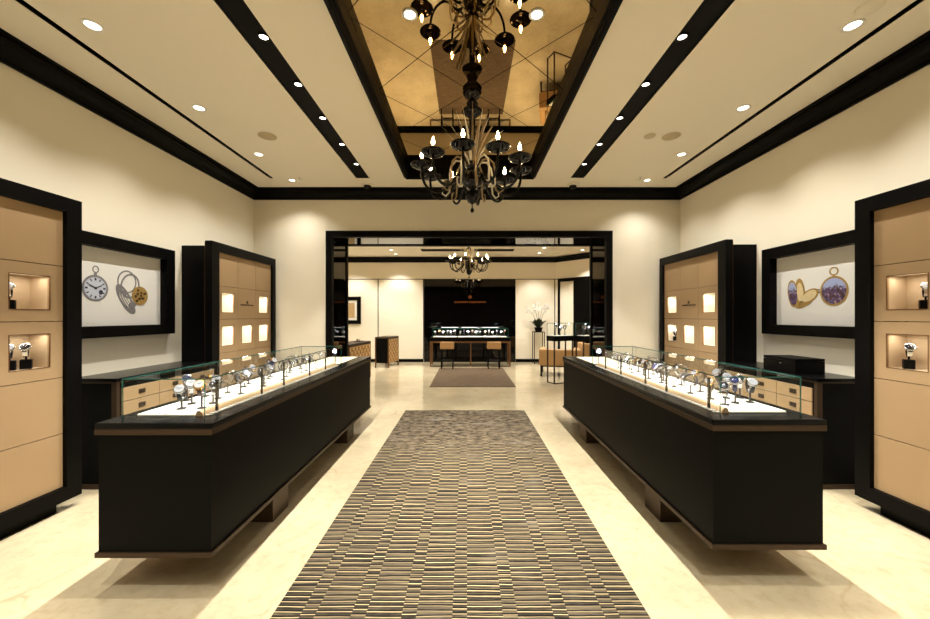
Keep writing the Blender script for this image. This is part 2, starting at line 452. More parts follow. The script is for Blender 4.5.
# black casing on the front of the opening and the mirror-black lining
b = MB(); CW = .10
b.box(OX0, OX0+CW, YB-.03, YB+.06, 0, OZ-.0005); b.box(OX1-CW, OX1, YB-.03, YB+.06, 0, OZ-.0005); b.box(OX0+CW, OX1-CW, YB-.03, YB+.06, OZ-CW, OZ-.0005)
b.box(OX0, OX0+CW, YB+DP-.06, YB+DP+.03, 0, OZ); b.box(OX1-CW, OX1, YB+DP-.06, YB+DP+.03, 0, OZ); b.box(OX0+CW, OX1-CW, YB+DP-.06, YB+DP+.03, OZ-CW, OZ)
struct('trim_7', b, BLACK)
b = MB(); q = CW-.015
b.box(OX0+.001, OX0+q, YB+.0605, YB+DP-.0605, 0, OZ-q); b.box(OX1-q, OX1-.001, YB+.0605, YB+DP-.0605, 0, OZ-q); b.box(OX0+.001, OX1-.001, YB+.0605, YB+DP-.0605, OZ-q, OZ-.001)
struct('trim_8', b, BLACKG)
b = MB()
for s in (-1, 1): b.box(s*XW, s*(XW-.015), Y0, YB, 0, .1)
struct('baseboard_side', b, BLACK)

# ------------------------------------------------------------------ the back room
YF, ZR = 12.07, 3.42
RX0 = -4.6
CA, CB_ = (2.9, YF), (4.35, 10.5)      # the wall that cuts the right hand corner
b = MB(); b.box(RX0-.12, 5.4, YB+DP, YF+.3, ZR, ZR+.12); struct('ceiling_rear', b, CEIL)
b = MB(); b.box(RX0-.12, CA[0]+.0, YF, YF+.12, 0, ZR); struct('wall_far', b, PANELW)
b = MB(); b.box(RX0-.12, RX0, YB+DP, YF, 0, ZR); struct('wall_west', b, PANELW)
b = MB(); b.box(CB_[0], CB_[0]+.12, YB+DP, CB_[1], 0, ZR); struct('wall_east', b, PANELW)
dv = Vector((CB_[0]-CA[0], CB_[1]-CA[1], 0)); LD = dv.length; du = dv.normalized(); dn = Vector((-du.y, du.x, 0))  # dn points away from room
if dn.y < 0: dn = -dn
def cq(a, n, z): return Vector((CA[0], CA[1], 0)) + du*a + dn*n + Vector((0, 0, z))
def cbox(mb, a0, a1, n0, n1, z0, z1):
    mb.prism([cq(a0, n0, z0), cq(a1, n0, z0), cq(a1, n1, z0), cq(a0, n1, z0)], (0, 0, z1-z0))
b = MB(); cbox(b, 0, LD, 0, .12, 0, ZR); struct('wall_corner', b, PANELW)
# crown of the back room, groove line, joints, skirting
def crown_seg(mb, p0, p1, n):
    prof = [(0, 3.245), (.03, 3.245), (.03, 3.27), (.10, 3.35), (.13, 3.36), (.13, 3.395), (0, 3.395)]
    p0, p1, n = Vector(p0), Vector(p1), Vector(n)
    mb.prism([p0+n*o+Vector((0, 0, z)) for o, z in prof], p1-p0)
b = MB(); crown_seg(b, (RX0, YF, 0), (CA[0]+.05, YF, 0), (0, -1, 0)); crown_seg(b, (CA[0]-.05*du.x, CA[1]-.05*du.y, 0), (CB_[0], CB_[1], 0), -dn)
struct('trim_9', b, BLACK)
b = MB(); b.box(RX0, CA[0], YF-.006, YF, 2.69, 2.71)
for x in (-2.9, -1.42, 2.86): b.box(x-.012, x+.012, YF-.006, YF, .1, 2.69)
cbox(b, 0, LD, -.006, 0, 2.69, 2.71)
struct('trim_10', b, BLACKM)
b = MB(); b.box(RX0, -1.42, YF-.02, YF, 0, .1); b.box(1.59, CA[0], YF-.02, YF, 0, .1); struct('baseboard_far', b, BLACK)
# black door frame in the corner wall, with a black door leaf beside it
b = MB()
cbox(b, .10, .16, -.05, -.001, 0, 2.64); cbox(b, .10, LD-.02, -.05, -.001, 2.60, 2.69)
cbox(b, .66, LD-.02, -.03, -.001, 0, 2.60)
struct('door_1', b, BLACK)
b = MB(); b.box(-1.33, 1.36, 10.6, 10.92, ZR-.012, ZR-.001); struct('trim_11', b, BLACKM)

# ------------------------------------------------------------------ lettering
CROSS = 0
def letter_mesh(text, size):
    cu = bpy.data.curves.new('lettering', 'FONT'); cu.body = text; cu.size = size; cu.align_x = 'CENTER'; cu.extrude = .002; cu.space_character = 1.12
    o = bpy.data.objects.new('lettering_source', cu); COL.objects.link(o)
    dg = bpy.context.evaluated_depsgraph_get(); me = bpy.data.meshes.new_from_object(o.evaluated_get(dg))
    bpy.data.objects.remove(o); bpy.data.curves.remove(cu); return me
def cross_bm(mb, r, t=.004):
    """four-armed cross with flared notched arms, in the XY plane"""
    for k in range(4):
        a = k*PI/2
        pts = [(0.06*r, 0), (r, .5*r), (.78*r, 0), (r, -.5*r)]
        R = Matrix.Rotation(a, 3, 'Z')
        mb.prism([R @ Vector((x, y, 0)) for x, y in pts], (0, 0, t))
def lettering(parent, text, size, cross_r, loc, right, m, gap):
    """text standing upright at loc (world), reading along vector right"""
    right = Vector(right); up = Vector((0, 0, 1)); nrm = right.cross(up)
    M = Matrix((right, up, nrm)).transposed().to_4x4(); M.translation = Vector(loc)
    r = top_of(parent); inv = (Matrix.Translation(r.location) @ Matrix.Rotation(r.rotation_euler.z, 4, 'Z')).inverted()
    me = letter_mesh(text, size); me.transform(inv @ M); me.materials.clear(); me.materials.append(m)
    o = bpy.data.objects.new('lettering', me); COL.objects.link(o); o.parent = parent
    mb = MB(); cross_bm(mb, cross_r)
    for v in mb.bm.verts: v.co = inv @ (M @ (v.co + Vector((0, gap, 0))))
    e = build('emblem', mb, m, parent, local=True)
    return o, e
NAME = 'VACHERON CONSTANTIN'

# black glass wall panel at the far end
bp = root('feature_panel', (.09, YF, 0), 'tall glossy black wall panel with copper lettering behind the far desk', 'wall panel')
b = MB(); b.box(-1.40, 1.58, YF-.03, YF-.001, 0, 2.70); build('backing', b, BLACKG, bp)
b = MB(); b.box(-1.16, 1.34, YF-.045, YF-.0305, .1, 2.44); build('glass_panel', b, BLACKG, bp)
lettering(bp, NAME, .078, .06, (.10, YF-.046, 1.925), (1, 0, 0), COPPER, .19)

# ------------------------------------------------------------------ lamps
LC = (1.0, .965, .875)
def spot(name, loc, tgt, watts, angle, blend, parent=None, rad=.022, col=LC):
    L = bpy.data.lights.new(name, 'SPOT'); L.energy = watts; L.spot_size = math.radians(angle); L.spot_blend = blend; L.shadow_soft_size = rad; L.color = col
    o = bpy.data.objects.new(name, L); COL.objects.link(o); o.location = loc
    d = Vector(tgt)-Vector(loc); o.rotation_euler = d.to_track_quat('-Z', 'Y').to_euler()
    if parent is not None: o.parent = parent; o.location = Vector(loc)-parent.location
    return o
def area(name, loc, rot, sx, sy, watts, col=LC, parent=None):
    L = bpy.data.lights.new(name, 'AREA'); L.shape = 'RECTANGLE'; L.size = sx; L.size_y = sy; L.energy = watts; L.color = col
    o = bpy.data.objects.new(name, L); COL.objects.link(o); o.location = loc; o.rotation_euler = rot
    if parent is not None: o.parent = parent; o.location = Vector(loc)-parent.location
    return o
def point(name, loc, watts, rad=.01, col=LC, parent=None):
    L = bpy.data.lights.new(name, 'POINT'); L.energy = watts; L.shadow_soft_size = rad; L.color = col
    o = bpy.data.objects.new(name, L); COL.objects.link(o); o.location = loc
    if parent is not None: o.parent = parent; o.location = Vector(loc)-parent.location
    return o

def downlight(x, y, z, r, label, group, ringm, proud=.006):
    o = root('ceiling_downlight', (x, y, z), label, 'ceiling light', group)
    b = MB(); b.lathe([(r, .0), (r, -proud), (r*.74, -proud), (r*.70, -proud*.3), (r*.70, 0)], (x, y, z), 24, cap=False); build('trim_ring', b, ringm, o)
    b = MB(); b.lathe([(0, -proud*.35), (r*.72, -proud*.35)], (x, y, z), 24, cap=False); build('lens', b, LENS, o)
    return o
ORD = ['nearest', 'second', 'third', 'fourth', 'fifth', 'sixth', 'seventh']
W_STRIP, W_SIDE, W_REAR = 240, 140, 165
ys = [2.69, 3.24, 3.79, 4.37, 4.94]
for side, x, nm in ((-1, -1.478, 'left'), (1, 1.565, 'right')):
    for i, y in enumerate(ys):
        o = downlight(x, y, ZC+.0139, .043, f'{ORD[i]} of five small spotlights set in the {nm} black ceiling channel', 'channel spotlights', BLACK, .012)
        spot('channel_lamp', (x, y, ZC-.003), (x+side*.12, y-.15, 0), W_STRIP, 78, .35, o)
    for y in (2.1, .9, -.4):
        spot('channel_lamp', (x, y, ZC-.003), (x+side*.12, y-.15, 0), W_STRIP, 78, .35)
    xs = -2.6 if side < 0 else 2.68
    for i, y in enumerate((2.57, 3.59, 4.62, 5.5)):
        o = downlight(xs, y, ZC, .062 if i < 3 else .055, f'{ORD[i]} of four round white downlights along the {nm} side of the ceiling', 'side downlights', WHITE)
        spot('side_lamp', (xs, y, ZC-.02), (xs+side*.12, y+.05, 0), W_SIDE*(.88 if i < 3 else .5), 118, 1.0, o)
    for y in (1.55, .5, -.6, -1.8):
        spot('side_lamp', (xs, y, ZC-.02), (xs+side*.12, y, 0), W_SIDE*.4, 125, 1.0)
for x, l in ((-.41, 'left'), (.50, 'right')):
    o = downlight(x, 2.65, 3.6605, .055, f'round white downlight set in the ceiling mirror, {l} of the near chandelier', 'mirror downlights', WHITE)
    spot('mirror_lamp', (x, 2.65, 3.63), (x, 2.65, 0), 60, 60, .5, o)
for i, (x, y) in enumerate(((-2.2, 10.75), (-2.2, 11.45), (2.17, 10.4), (2.2, 11.25), (3.35, 10.75))):
    t = ('white downlight in the far room ceiling, left and nearer', 'white downlight close to the far wall above the patterned chest',
         'white downlight in the far room, right and nearer', 'white downlight close to the far wall above the orchid', 'white downlight in front of the black door of the far room')[i]
    o = downlight(x, y, ZR, .07, t, 'far room downlights', WHITE)
    spot('rear_lamp', (x, y, ZR-.02), (x, y+.05, 0), W_REAR, 100, .6, o)
for x, y in ((-2.2, 9.3), (-2.2, 7.9), (0, 8.0), (1.2, 10.6), (-1.0, 10.6), (2.2, 9.0), (2.2, 7.6), (-3.6, 9.5), (-3.6, 11.3), (0.1, 9.9)):
    spot('rear_lamp', (x, y, ZR-.02), (x, y, 0), W_REAR, 110, .6)

# small ceiling devices
def disc_thing(name, x, y, r, label, cat, m, prof=None, group=None):
    o = root(name, (x, y, ZC), label, cat, group)
    b = MB(); b.lathe([(r, 0), (r, -.006), (r*.93, -.01), (0, -.01)], (x, y, ZC), 28, cap=False); build('cover', b, m, o)
    b = MB(); b.lathe([(r*1.1, 0), (r*1.1, -.004), (r*1.0, -.004), (r*1.0, 0)], (x, y, ZC), 28, cap=False); build('rim', b, CEIL, o)
disc_thing('ceiling_speaker', -2.24, 4.15, .095, 'round grey ceiling speaker on the left half of the ceiling', 'speaker', GREYD)
disc_thing('ceiling_speaker', 2.29, 4.15, .095, 'round grey ceiling speaker on the right half of the ceiling', 'speaker', GREYD)
disc_thing('smoke_detector', 2.05, 4.15, .06, 'small pale disc beside the right ceiling speaker', 'smoke detector', mat('detector_cream', (205, 192, 160), .6))
disc_thing('access_cover', 2.63, 2.42, .07, 'plain round cream cover plate on the ceiling, near the top right', 'cover plate', CEIL)
for x, l in ((-1.53, 'left'), (1.625, 'right')):
    o = root('dome_camera', (x, 5.68, ZC), f'small black dome camera on white base at the end of the {l} ceiling channel', 'camera')
    b = MB(); b.lathe([(.095, 0), (.095, -.012), (.06, -.022), (0, -.022)], (x, 5.68, ZC), 20, cap=False); build('base', b, CEIL, o)
    b = MB(); b.lathe([(.055, -.022), (.055, -.05), (.04, -.075), (0, -.085)], (x, 5.68, ZC), 20, cap=False); build('dome', b, BGLASS, o)
for x, l in ((-2.45, 'left'), (2.52, 'right')):
    o = root('sprinkler', (x, 5.42, ZC), f'tiny white sprinkler head beside the farthest downlight on the {l}', 'sprinkler')
    b = MB(); b.lathe([(.035, 0), (.03, -.008), (.012, -.012), (.012, -.03), (.028, -.032), (.028, -.036), (0, -.036)], (x, 5.42, ZC), 14, cap=False); build('head', b, WHITE, o)

# ------------------------------------------------------------------ rugs
b = MB(); b.box(-.97, .905, 1.0, 5.84, .0008, .014, bev=.004)
o = build('striped_rug', b, RUG, origin=(-.033, 3.42, 0)); tag(o, 'long grey and brown striped runner rug down the middle of the aisle', 'rug')
b = MB(); b.box(-.79, 1.03, 7.8, 10.66, .0008, .012, bev=.004)
o = build('plain_rug', b, RUG2, origin=(.12, 9.2, 0)); tag(o, 'plain mottled brown rug under the desk stools in the far room', 'rug')

# ------------------------------------------------------------------ watches and stands (prototypes)
def ring_pts(r, a0, a1, n): return [(r*math.cos(a), r*math.sin(a)) for a in [a0+(a1-a0)*i/n for i in range(n+1)]]
def band(mb, r0, r1, wd0, wd1, a0, a1, n, cz):
    """C-shaped band in the local YZ plane, its width along X; wd varies from dial (35deg above -Y) to back"""
    prev = None
    for i in range(n+1):
        a = a0+(a1-a0)*i/n
        t = abs(((a-math.radians(145)+PI) % (2*PI))-PI)/PI
        hw = (wd0*(1-t)+wd1*t)/2
        vs = [mb.bm.verts.new((sx*hw, r*math.cos(a), cz+r*math.sin(a))) for sx, r in ((-1, r0), (1, r0), (1, r1), (-1, r1))]
        if prev:
            for k in range(4):
                f = mb.bm.faces.new((prev[k], prev[(k+1) % 4], vs[(k+1) % 4], vs[k])); f.smooth = False
        else: mb.bm.faces.new(vs)
        prev = vs
    mb.bm.faces.new(prev[::-1])
WK = 1.38
AD = math.radians(145)                       # the dial looks towards -Y and up
DD = Vector((0, math.cos(AD), math.sin(AD)))
def make_watch(name, strap, case, dial):
    r = root(name, (0, 0, 0), '-', 'watch')
    cz = .041
    b = MB(); band(b, .031, .0345, .019, .014, math.radians(-62), math.radians(242), 26, cz); build('strap', b, strap, r)
    M = DD.to_track_quat('Z', 'Y').to_matrix()
    ctr = Vector((0, 0, cz))
    b = MB(); b.lathe([(.016, .0352), (.0215, .037), (.0222, .0415), (.0205, .0455), (.0178, .0462)], ctr, 20, m=M); 
    for sx in (-1, 1):
        for sy in (-1, 1):
            p = M @ Vector((sx*.009, sy*.019, .039)); q_ = M @ Vector((sx*.009, sy*.026, .035)); b.tube([ctr+p, ctr+q_], .0025, 5)
    p = M @ Vector((.0222, 0, .041)); q_ = M @ Vector((.0265, 0, .041)); b.tube([ctr+p, ctr+q_], .003, 8)
    build('case', b, case, r)
    b = MB(); b.lathe([(0, .0466), (.0172, .0466)], ctr, 20, m=M, cap=False); d = build('dial', b, dial, r)
    b = MB()
    for ang, ln in ((.9, .011), (-1.0, .014)):
        p0 = M @ Vector((0, 0, .0472)); p1 = M @ Vector((ln*math.sin(ang), ln*math.cos(ang), .0472)); b.tube([ctr+p0, ctr+p1], .0007, 4)
    build('hands', b, DARKSTEEL if dial is DIALW else STEEL, d)
    for c_ in r.children_recursive: c_.data.transform(Matrix.Scale(WK, 4))
    return r
def make_stand(name, h, block=False):
    r = root(name, (0, 0, 0), '-', 'stand')
    if block:
        b = MB(); b.box(-.028, .028, -.028, .028, 0, h-.004, bev=.003); build('block', b, BLACKM, r)
        b = MB(); b.box(-.005, .005, -.004, .004, h-.004, h+.0135*WK); build('post', b, BLACKM, r)
    else:
        b = MB(); b.box(-.022, .022, -.02, .02, 0, .007, bev=.002); build('base', b, ACRY, r)
        b = MB(); b.box(-.005, .005, -.004, .004, .007, h+.0135*WK); build('post', b, ACRY, r)
    b = MB(); band(b, .026*WK, .0285*WK, .014, .014, math.radians(-95), math.radians(215), 20, h+.041*WK); build('collar', b, ACRY if not block else BLACKM, r)
    return r
KINDS = [('black leather strap', STRAPB, STEEL, DIALW), ('steel bracelet', STEEL, STEEL, DIALK), ('brown leather strap', STRAPN, GOLD, DIALW), ('navy strap', STRAPV, STEEL, DIALB), ('steel bracelet', STEEL, STEEL, DIALW)]
WPROTO = {}
SPROTO = {}
def get_watch(k):
    if k not in WPROTO:
        WPROTO[k] = make_watch('wristwatch', *KINDS[k][1:]); return WPROTO[k]
    return copy_tree(WPROTO[k])
def get_stand(h, block=False):
    kk = (h, block)
    if kk not in SPROTO:
        SPROTO[kk] = make_stand('watch_stand', h, block); return SPROTO[kk]
    return copy_tree(SPROTO[kk])
NUM = ['first', 'second', 'third', 'fourth', 'fifth', 'sixth', 'seventh', 'eighth', 'ninth', 'tenth', 'eleventh', 'twelfth', 'thirteenth', 'fourteenth', 'fifteenth', 'sixteenth', 'seventeenth', 'eighteenth', 'nineteenth', 'twentieth', 'twenty-first', 'twenty-second', 'twenty-third', 'twenty-fourth']
def place_watch(x, y, z, rz, k, h, wl, sl, group, block=False):
    st = get_stand(h, block); st.location = (x, y, z); st.rotation_euler = (0, 0, rz); st['label'] = sl; st['category'] = 'watch stand'; st['group'] = 'stands, ' + group
    wt = get_watch(k); wt.location = (x, y, z+h); wt.rotation_euler = (0, 0, rz); wt['label'] = wl; wt['category'] = 'watch'; wt['group'] = 'watches, ' + group

# ------------------------------------------------------------------ the two long counters
def pane(mb, x0, x1, y0, y1, z0, z1):
    """thin glass pane; its narrow faces get material 1 (green edge)"""
    n0 = len(mb.bm.faces)
    mb.box(x0, x1, y0, y1, z0, z1)
    mb.bm.faces.ensure_lookup_table()
    ext = sorted(((abs(x1-x0), 0), (abs(y1-y0), 1), (abs(z1-z0), 2)))[0][1]
    for f in mb.bm.faces[n0:]:
        f.normal_update()
        f.material_index = 0 if abs(f.normal[ext]) > .9 else 1
def counter(s, xi, xo, y0, y1, nm, spots, label):
    xi, xo = s*xi, s*xo         # xi: aisle side, xo: wall side
    zt, zb = .92, .19
    r = root('display_counter', ((xi+xo)/2, (y0+y1)/2, 0), label, 'counter')
    e = .012
    b = MB(); b.box(xi+s*e, xo-s*e, y0+e, y1-e, zb+.028, zt-.064); build('body', b, BODY, r)
    b = MB(); b.box(xi, xo, y0, y1, zb, zb+.028, bev=.002); build('base_trim', b, BRONZE, r)
    b = MB(); b.box(xi, xo, y0, y1, zt-.064, zt-.034); build('bronze_band', b, BRONZE, r)
    b = MB(); b.box(xi, xo, y0, y1, zt-.034, zt, bev=.006); build('counter_top', b, TOP, r)
    for a, c_ in ((2.69, 2.92), (4.36, 4.6)):
        b = MB(); b.box(xi+s*.03, xo-s*.06, a, c_, 0, zb, bev=.003); build('leg', b, BRONZE, r)
    gx0, gx1, gy0, gy1, gz = xi+s*.11, xo-s*.05, y0+.105, 4.39, 1.143
    t = .006
    for q in ((gx0, gx0+s*t, gy0, gy1, zt, gz-t), (gx1-s*t, gx1, gy0, gy1, zt, gz-t), (gx0+s*t, gx1-s*t, gy0, gy0+t, zt, gz-t), (gx0+s*t, gx1-s*t, gy1-t, gy1, zt, gz-t), (gx0, gx1, gy0, gy1, gz-t, gz)):
        b = MB(); pane(b, *q); build('glass_pane', b, [GLASS, EDGE], r)
    # white deck, rounded tan front rail, ribbed black grille
    b = MB(); b.box(gx0+s*.085, gx1-s*.06, gy0+.03, gy1-.03, zt, zt+.014, bev=.003); build('white_deck', b, DECK, r, label='white leather display deck')
    b = MB(); xa = gx0+s*.035
    prof = [(xa, zt), (xa+s*.004, zt+.012), (xa+s*.012, zt+.024), (xa+s*.022, zt+.031), (xa+s*.032, zt+.032), (xa+s*.040, zt+.026), (xa+s*.046, zt)]
    b.prism([(x, gy0+.035, z) for x, z in prof], (0, gy1-gy0-.08, 0)); build('front_rail', b, TAN, r, label='rounded tan leather rail')
    b = MB()
    n = 52; st = (gy1-gy0-.1)/n
    pf = [(gy0+.04, zt)]
    for i in range(n):
        a_ = gy0+.04+i*st; pf += [(a_, zt+.007), (a_+st*.5, zt+.007), (a_+st*.5, zt+.0015), (a_+st, zt+.0015)]
    pf += [(gy0+.04+n*st, zt)]
    b.prism([(gx0+s*.008, y_, z_) for y_, z_ in pf], (s*.024, 0, 0))
    build('grille', b, mat('grille_grey', (186, 180, 168), .5), r)
    for py in (gy0+.13, gy0+.62, gy0+.95, gy0+1.45, gy0+1.85):
        p = MB(); p.box(gx0+s*.019, gx0+s*.031, py, py+.012, zt+.006, zt+.185); pr = build('light_post', p, BLACKM, r)
        p = MB(); p.box(gx0+s*.017, gx0+s*.033, py-.004, py+.016, zt+.185, zt+.196, bev=.002); build('lamp_head', p, BLACKM, pr)
        p = MB(); p.box(gx0+s*.0315, gx0+s*.0325, py-.001, py+.013, zt+.1825, zt+.1845); build('led', p, LED, pr)
        spot('case_lamp', (gx0+s*.04, py+.006, zt+.178), (gx0+s*.26, py+.006, zt), 3.2, 150, .6, r, .012, (.95, .96, 1.0))
    # the small lamp in the far corner of the case
    p = MB(); p.lathe([(.0, 0), (.02, .0), (.022, .02), (.014, .04), (0, .045)], (gx0+s*.06, gy1-.055, zt+.15), 12, cap=False); pr = build('corner_lamp', p, LED, r)
    p = MB(); p.box(gx0+s*.056, gx0+s*.064, gy1-.04, gy1-.032, zt, zt+.17); build('lamp_stem', p, DARKSTEEL, pr)
    b = MB(); b.box(xi+s*.16, xo-s*.09, gy1+.06, y1-.12, zt+.0004, zt+.006, bev=.002); build('writing_pad', b, CREAMPAD, r, label='cream leather pad let into the far end')
    spots = sorted(spots, key=lambda q: q[1])
    for i, (x, y) in enumerate(spots):
        k = (i*2+(0 if s < 0 else 1)) % 5
        h = (.04, .066, .052)[i % 3]
        rz = (PI/2 if s < 0 else -PI/2) + random.uniform(-.7, .5)*(1 if s > 0 else -1)
        if y < 2.6: rz = random.uniform(-.2, .5)*(1 if s < 0 else -1) + (.5 if s < 0 else -.5)
        place_watch(x, y, zt+.0146, rz, k, h, f'watch with {KINDS[k][0]}, {NUM[i]} from the near end of the {nm} counter case', f'stand under the {NUM[i]} watch from the near end of the {nm} counter case', f'{nm} counter')
    return r
LSP = [(-1.62, 2.26), (-1.735, 2.25), (-1.64, 2.39), (-1.77, 2.38), (-1.87, 2.47), (-1.70, 2.53), (-1.64, 2.68), (-1.63, 2.97), (-1.775, 2.95), (-1.70, 3.10), (-1.63, 3.28), (-1.78, 3.31), (-1.68, 3.44), (-1.63, 3.65), (-1.77, 3.69), (-1.66, 3.82), (-1.63, 3.99), (-1.78, 3.95), (-1.84, 2.60), (-1.76, 2.72), (-1.82, 3.08), (-1.83, 3.44), (-1.82, 3.82)]
RSP = [(1.64, 2.35), (1.74, 2.40), (1.85, 2.42), (1.78, 2.54), (1.66, 2.52), (1.88, 2.55), (1.63, 2.70), (1.74, 2.76), (1.65, 2.95), (1.75, 3.02), (1.64, 3.12), (1.72, 3.24), (1.64, 3.34), (1.68, 3.52), (1.63, 3.66), (1.72, 3.92), (1.63, 3.99), (1.72, 4.12), (1.77, 3.39), (1.80, 3.58), (1.74, 3.76), (1.87, 2.72)]
counter(-1, 1.38, 2.015, 2.0, 5.32, 'left', LSP, 'long black floating counter with glass watch case on the left of the aisle')
counter(1, 1.375, 2.015, 2.07, 5.32, 'right', RSP, 'long black floating counter with glass watch case on the right of the aisle')

# ------------------------------------------------------------------ wall cabinets
ROWS = [2.30, 1.88, 1.46, 1.03, .60, .19]
def cabinet(s, y0, y1, fr, near, nm, label, logo):
    xf, xp, xs, xb = s*3.07, s*3.10, s*3.165, s*(XW-.0008)
    r = root('wall_cabinet', (s*3.27, (y0+y1)/2, 0), label, 'cabinet')
    zt, zb = 2.41, .085
    put = lambda a, b_, t: (xf+s*t, a, b_)
    iy0, iy1 = y0+fr[0], y1-fr[1]
    b = MB(); b.plate((y0, y1), (zb, zt), [(iy0, iy1, ROWS[-1], ROWS[0])], put, .085); build('front_frame', b, BLACK, r)
    b = MB()
    st = .014
    b.plate((y0+st, y1-st), (zb+st, zt-st), [(iy0, iy1, ROWS[-1], ROWS[0])], lambda a, b_, t: (xf+s*(.0855+t), a, b_), .014); build('bronze_inlay', b, BRONZEL, r)
    x1 = xf+s*.10
    b = MB(); c0, c1, z0, z1 = y0+.003, y1-.03, zb+.01, 2.35
    b.box(x1, xb, c0, c0+.02, z0, z1); b.box(x1, xb, c1-.02, c1, z0, z1); b.box(x1, xb, c0+.02, c1-.02, z1-.02, z1); b.box(x1, xb, c0+.02, c1-.02, z0, z0+.02); b.box(s*3.40, xb, c0+.02, c1-.02, z0+.02, z1-.02)
    build('carcass', b, BLACK, r)
    b = MB(); b.box(s*3.14, xb, y0+.12, y1-.12, 0, zb+.01); build('plinth', b, BLACK, r)
    cw = (iy1-iy0)/3; g = .0025
    for ci in range(3):
        # column 0 is the farthest from the camera for near cabinets
        a0 = iy0+ci*cw; a1 = a0+cw; am = (a0+a1)/2
        for ri in range(5):
            z1_, z0_ = ROWS[ri], ROWS[ri+1]; zm = (z0_+z1_)/2
            hole = None
            if ri in (1, 2) and not (logo and ri == 1 and ci == 1): hole = (am-.125, am+.125, zm-.125, zm+.125)
            if logo and ri == 3: hole = (am-.12, am+.12, z1_-.155, z1_-.09)
            b = MB(); b.plate((a0+g, a1-g), (z0_+g, z1_-g), [hole] if hole else [], lambda a, q, t: (xp+s*t, a, q), .02)
            pn = build('leather_panel', b, TAN, r)
            if hole:
                d = .15 if ri != 3 else .1
                b = MB(); h0, h1, k0, k1 = hole; w_ = .006
                xa, xz = xp+s*.0205, xp+s*d
                b.box(xz, xz+s*w_, h0-w_, h1+w_, k0-w_, k1+w_); b.box(xa, xz, h0-w_, h0, k0-w_, k1+w_); b.box(xa, xz, h1, h1+w_, k0-w_, k1+w_)
                b.box(xa, xz, h0, h1, k0-w_, k0); b.box(xa, xz, h0, h1, k1, k1+w_)
                build('niche', b, PALE if logo else TANL, pn)
                b = MB(); e = .004
                b.plate((h0-.001, h1+.001), (k0-.001, k1+.001), [(h0+e, h1-e, k0+e, k1-e)], lambda a, q, t: (xp-s*.002+s*t, a, q), .006); build('niche_edge', b, BRONZEL, pn)
                if ri != 3:
                    b = MB(); b.box(xp+s*.024, xp+s*.034, h0+.03, h1-.03, k1-.004, k1-.001); build('light_strip', b, LEDW if logo else LEDD, pn)
                if (not near) or ci == 2:
                    big = ri != 3
                    area('niche_lamp', (xp+s*(.045 if big else .04), am, k1-.008), (0, 0, 0), .03, .2, (1.25 if logo else .6) if big else .25, (1, .94, .82) if logo else (1, .90, .74), r)
    if logo:
        lettering(r, NAME, .0235, .022, (xp-s*.0025, iy0+1.5*cw, 1.645), (0, -s, 0), DKLET, .046)
    return r
cl = cabinet(-1, 1.48, 2.95, (.08, .11), True, 'left', 'tall black framed tan leather watch cabinet at the left edge, nearest', False)
cr = cabinet(1, 1.48, 2.93, (.08, .11), True, 'right', 'tall black framed tan leather watch cabinet at the right edge, nearest', False)
cabinet(-1, 4.455, 5.935, (.135, .09), False, 'left', 'tall black framed tan cabinet with glowing niches in the left back corner', True)
cabinet(1, 4.39, 5.90, (.14, .09), False, 'right', 'tall black framed tan cabinet with glowing niches in the right back corner', True)
# watches on black blocks in the niches
for x, y, z, rz, k, t in ((-3.185, 2.575, 1.546, .75, 4, 'upper niche of the near left cabinet'), (-3.17, 2.66, 1.121, .75, 1, 'lower niche of near left cabinet, far side'), (-3.185, 2.575, 1.121, .75, 0, 'lower niche of near left cabinet, left side'),
                          (3.185, 2.57, 1.546, -.75, 4, 'upper niche of the near right cabinet'), (3.17, 2.655, 1.121, -.75, 1, 'lower niche of the near right cabinet'),
                          (3.19, 5.66, 1.121, -.9, 0, 'lower far niche of the back right cabinet')):
    place_watch(x, y, z, rz, k, .07, f'watch on a black block in the {t}', f'black watch block in the {t}', 'wall niches', True)

# ------------------------------------------------------------------ sideboards under the pictures
def sideboard(s, y0, y1, nm):
    xf, xb = s*3.03, s*(XW-.0008); zt = .96
    r = root('sideboard', (s*3.24, (y0+y1)/2, 0), f'low black sideboard with tan leather drawers along the {nm} wall', 'sideboard')
    b = MB(); b.box(xf+s*.012, xb, y0+.012, y1, .04, zt-.045); build('carcass', b, BODY, r)
    b = MB(); b.box(xf-s*.012, xb, y0-.012, y1, zt-.03, zt, bev=.004); build('top', b, TOP, r)
    b = MB(); b.box(xf, xb, y0, y1, 0, .04); b.box(xf, xb, y0, y1, zt-.045, zt-.03); b.box(xf, xf+s*.045, y0, y0+.012, .04, zt-.045); b.box(xf, xf+s*.012, y0+.012, y0+.03, .04, zt-.045); build('bronze_frame', b, BRONZE, r)
    n = 3; a0 = y0+.05; cw = (y1-.02-a0)/n
    for ri in range(5):
        z1 = .865-ri*.125; z0 = z1-.119
        for ci in range(n):
            p, q = a0+ci*cw+.002, a0+(ci+1)*cw-.002
            b = MB(); b.box(xf-s*.002, xf+s*.0115, p, q, z0, z1, bev=.002); d = build('drawer', b, TAN, r)
            m = (p+q)/2; zm = (z0+z1)/2
            b = MB(); b.box(xf-s*.006, xf-s*.0022, m-.035, m+.035, zm-.02, zm+.02)
            pts = [(xf-s*.009, m-.016+.016*math.cos(a)+.016, zm+.012*math.sin(a)) for a in [2*PI*i/10 for i in range(10)]]
            b.tube(pts, .003, 5, closed=True); build('handle', b, BRONZE, d, label='square bronze plate with a ring pull')
    return r
sideboard(-1, 3.2, 4.452, 'left')
sideboard(1, 3.2, 4.387, 'right')
o = root('black_box', (3.19, 3.62, .96), 'flat black lacquer box on the right sideboard below the picture', 'box')
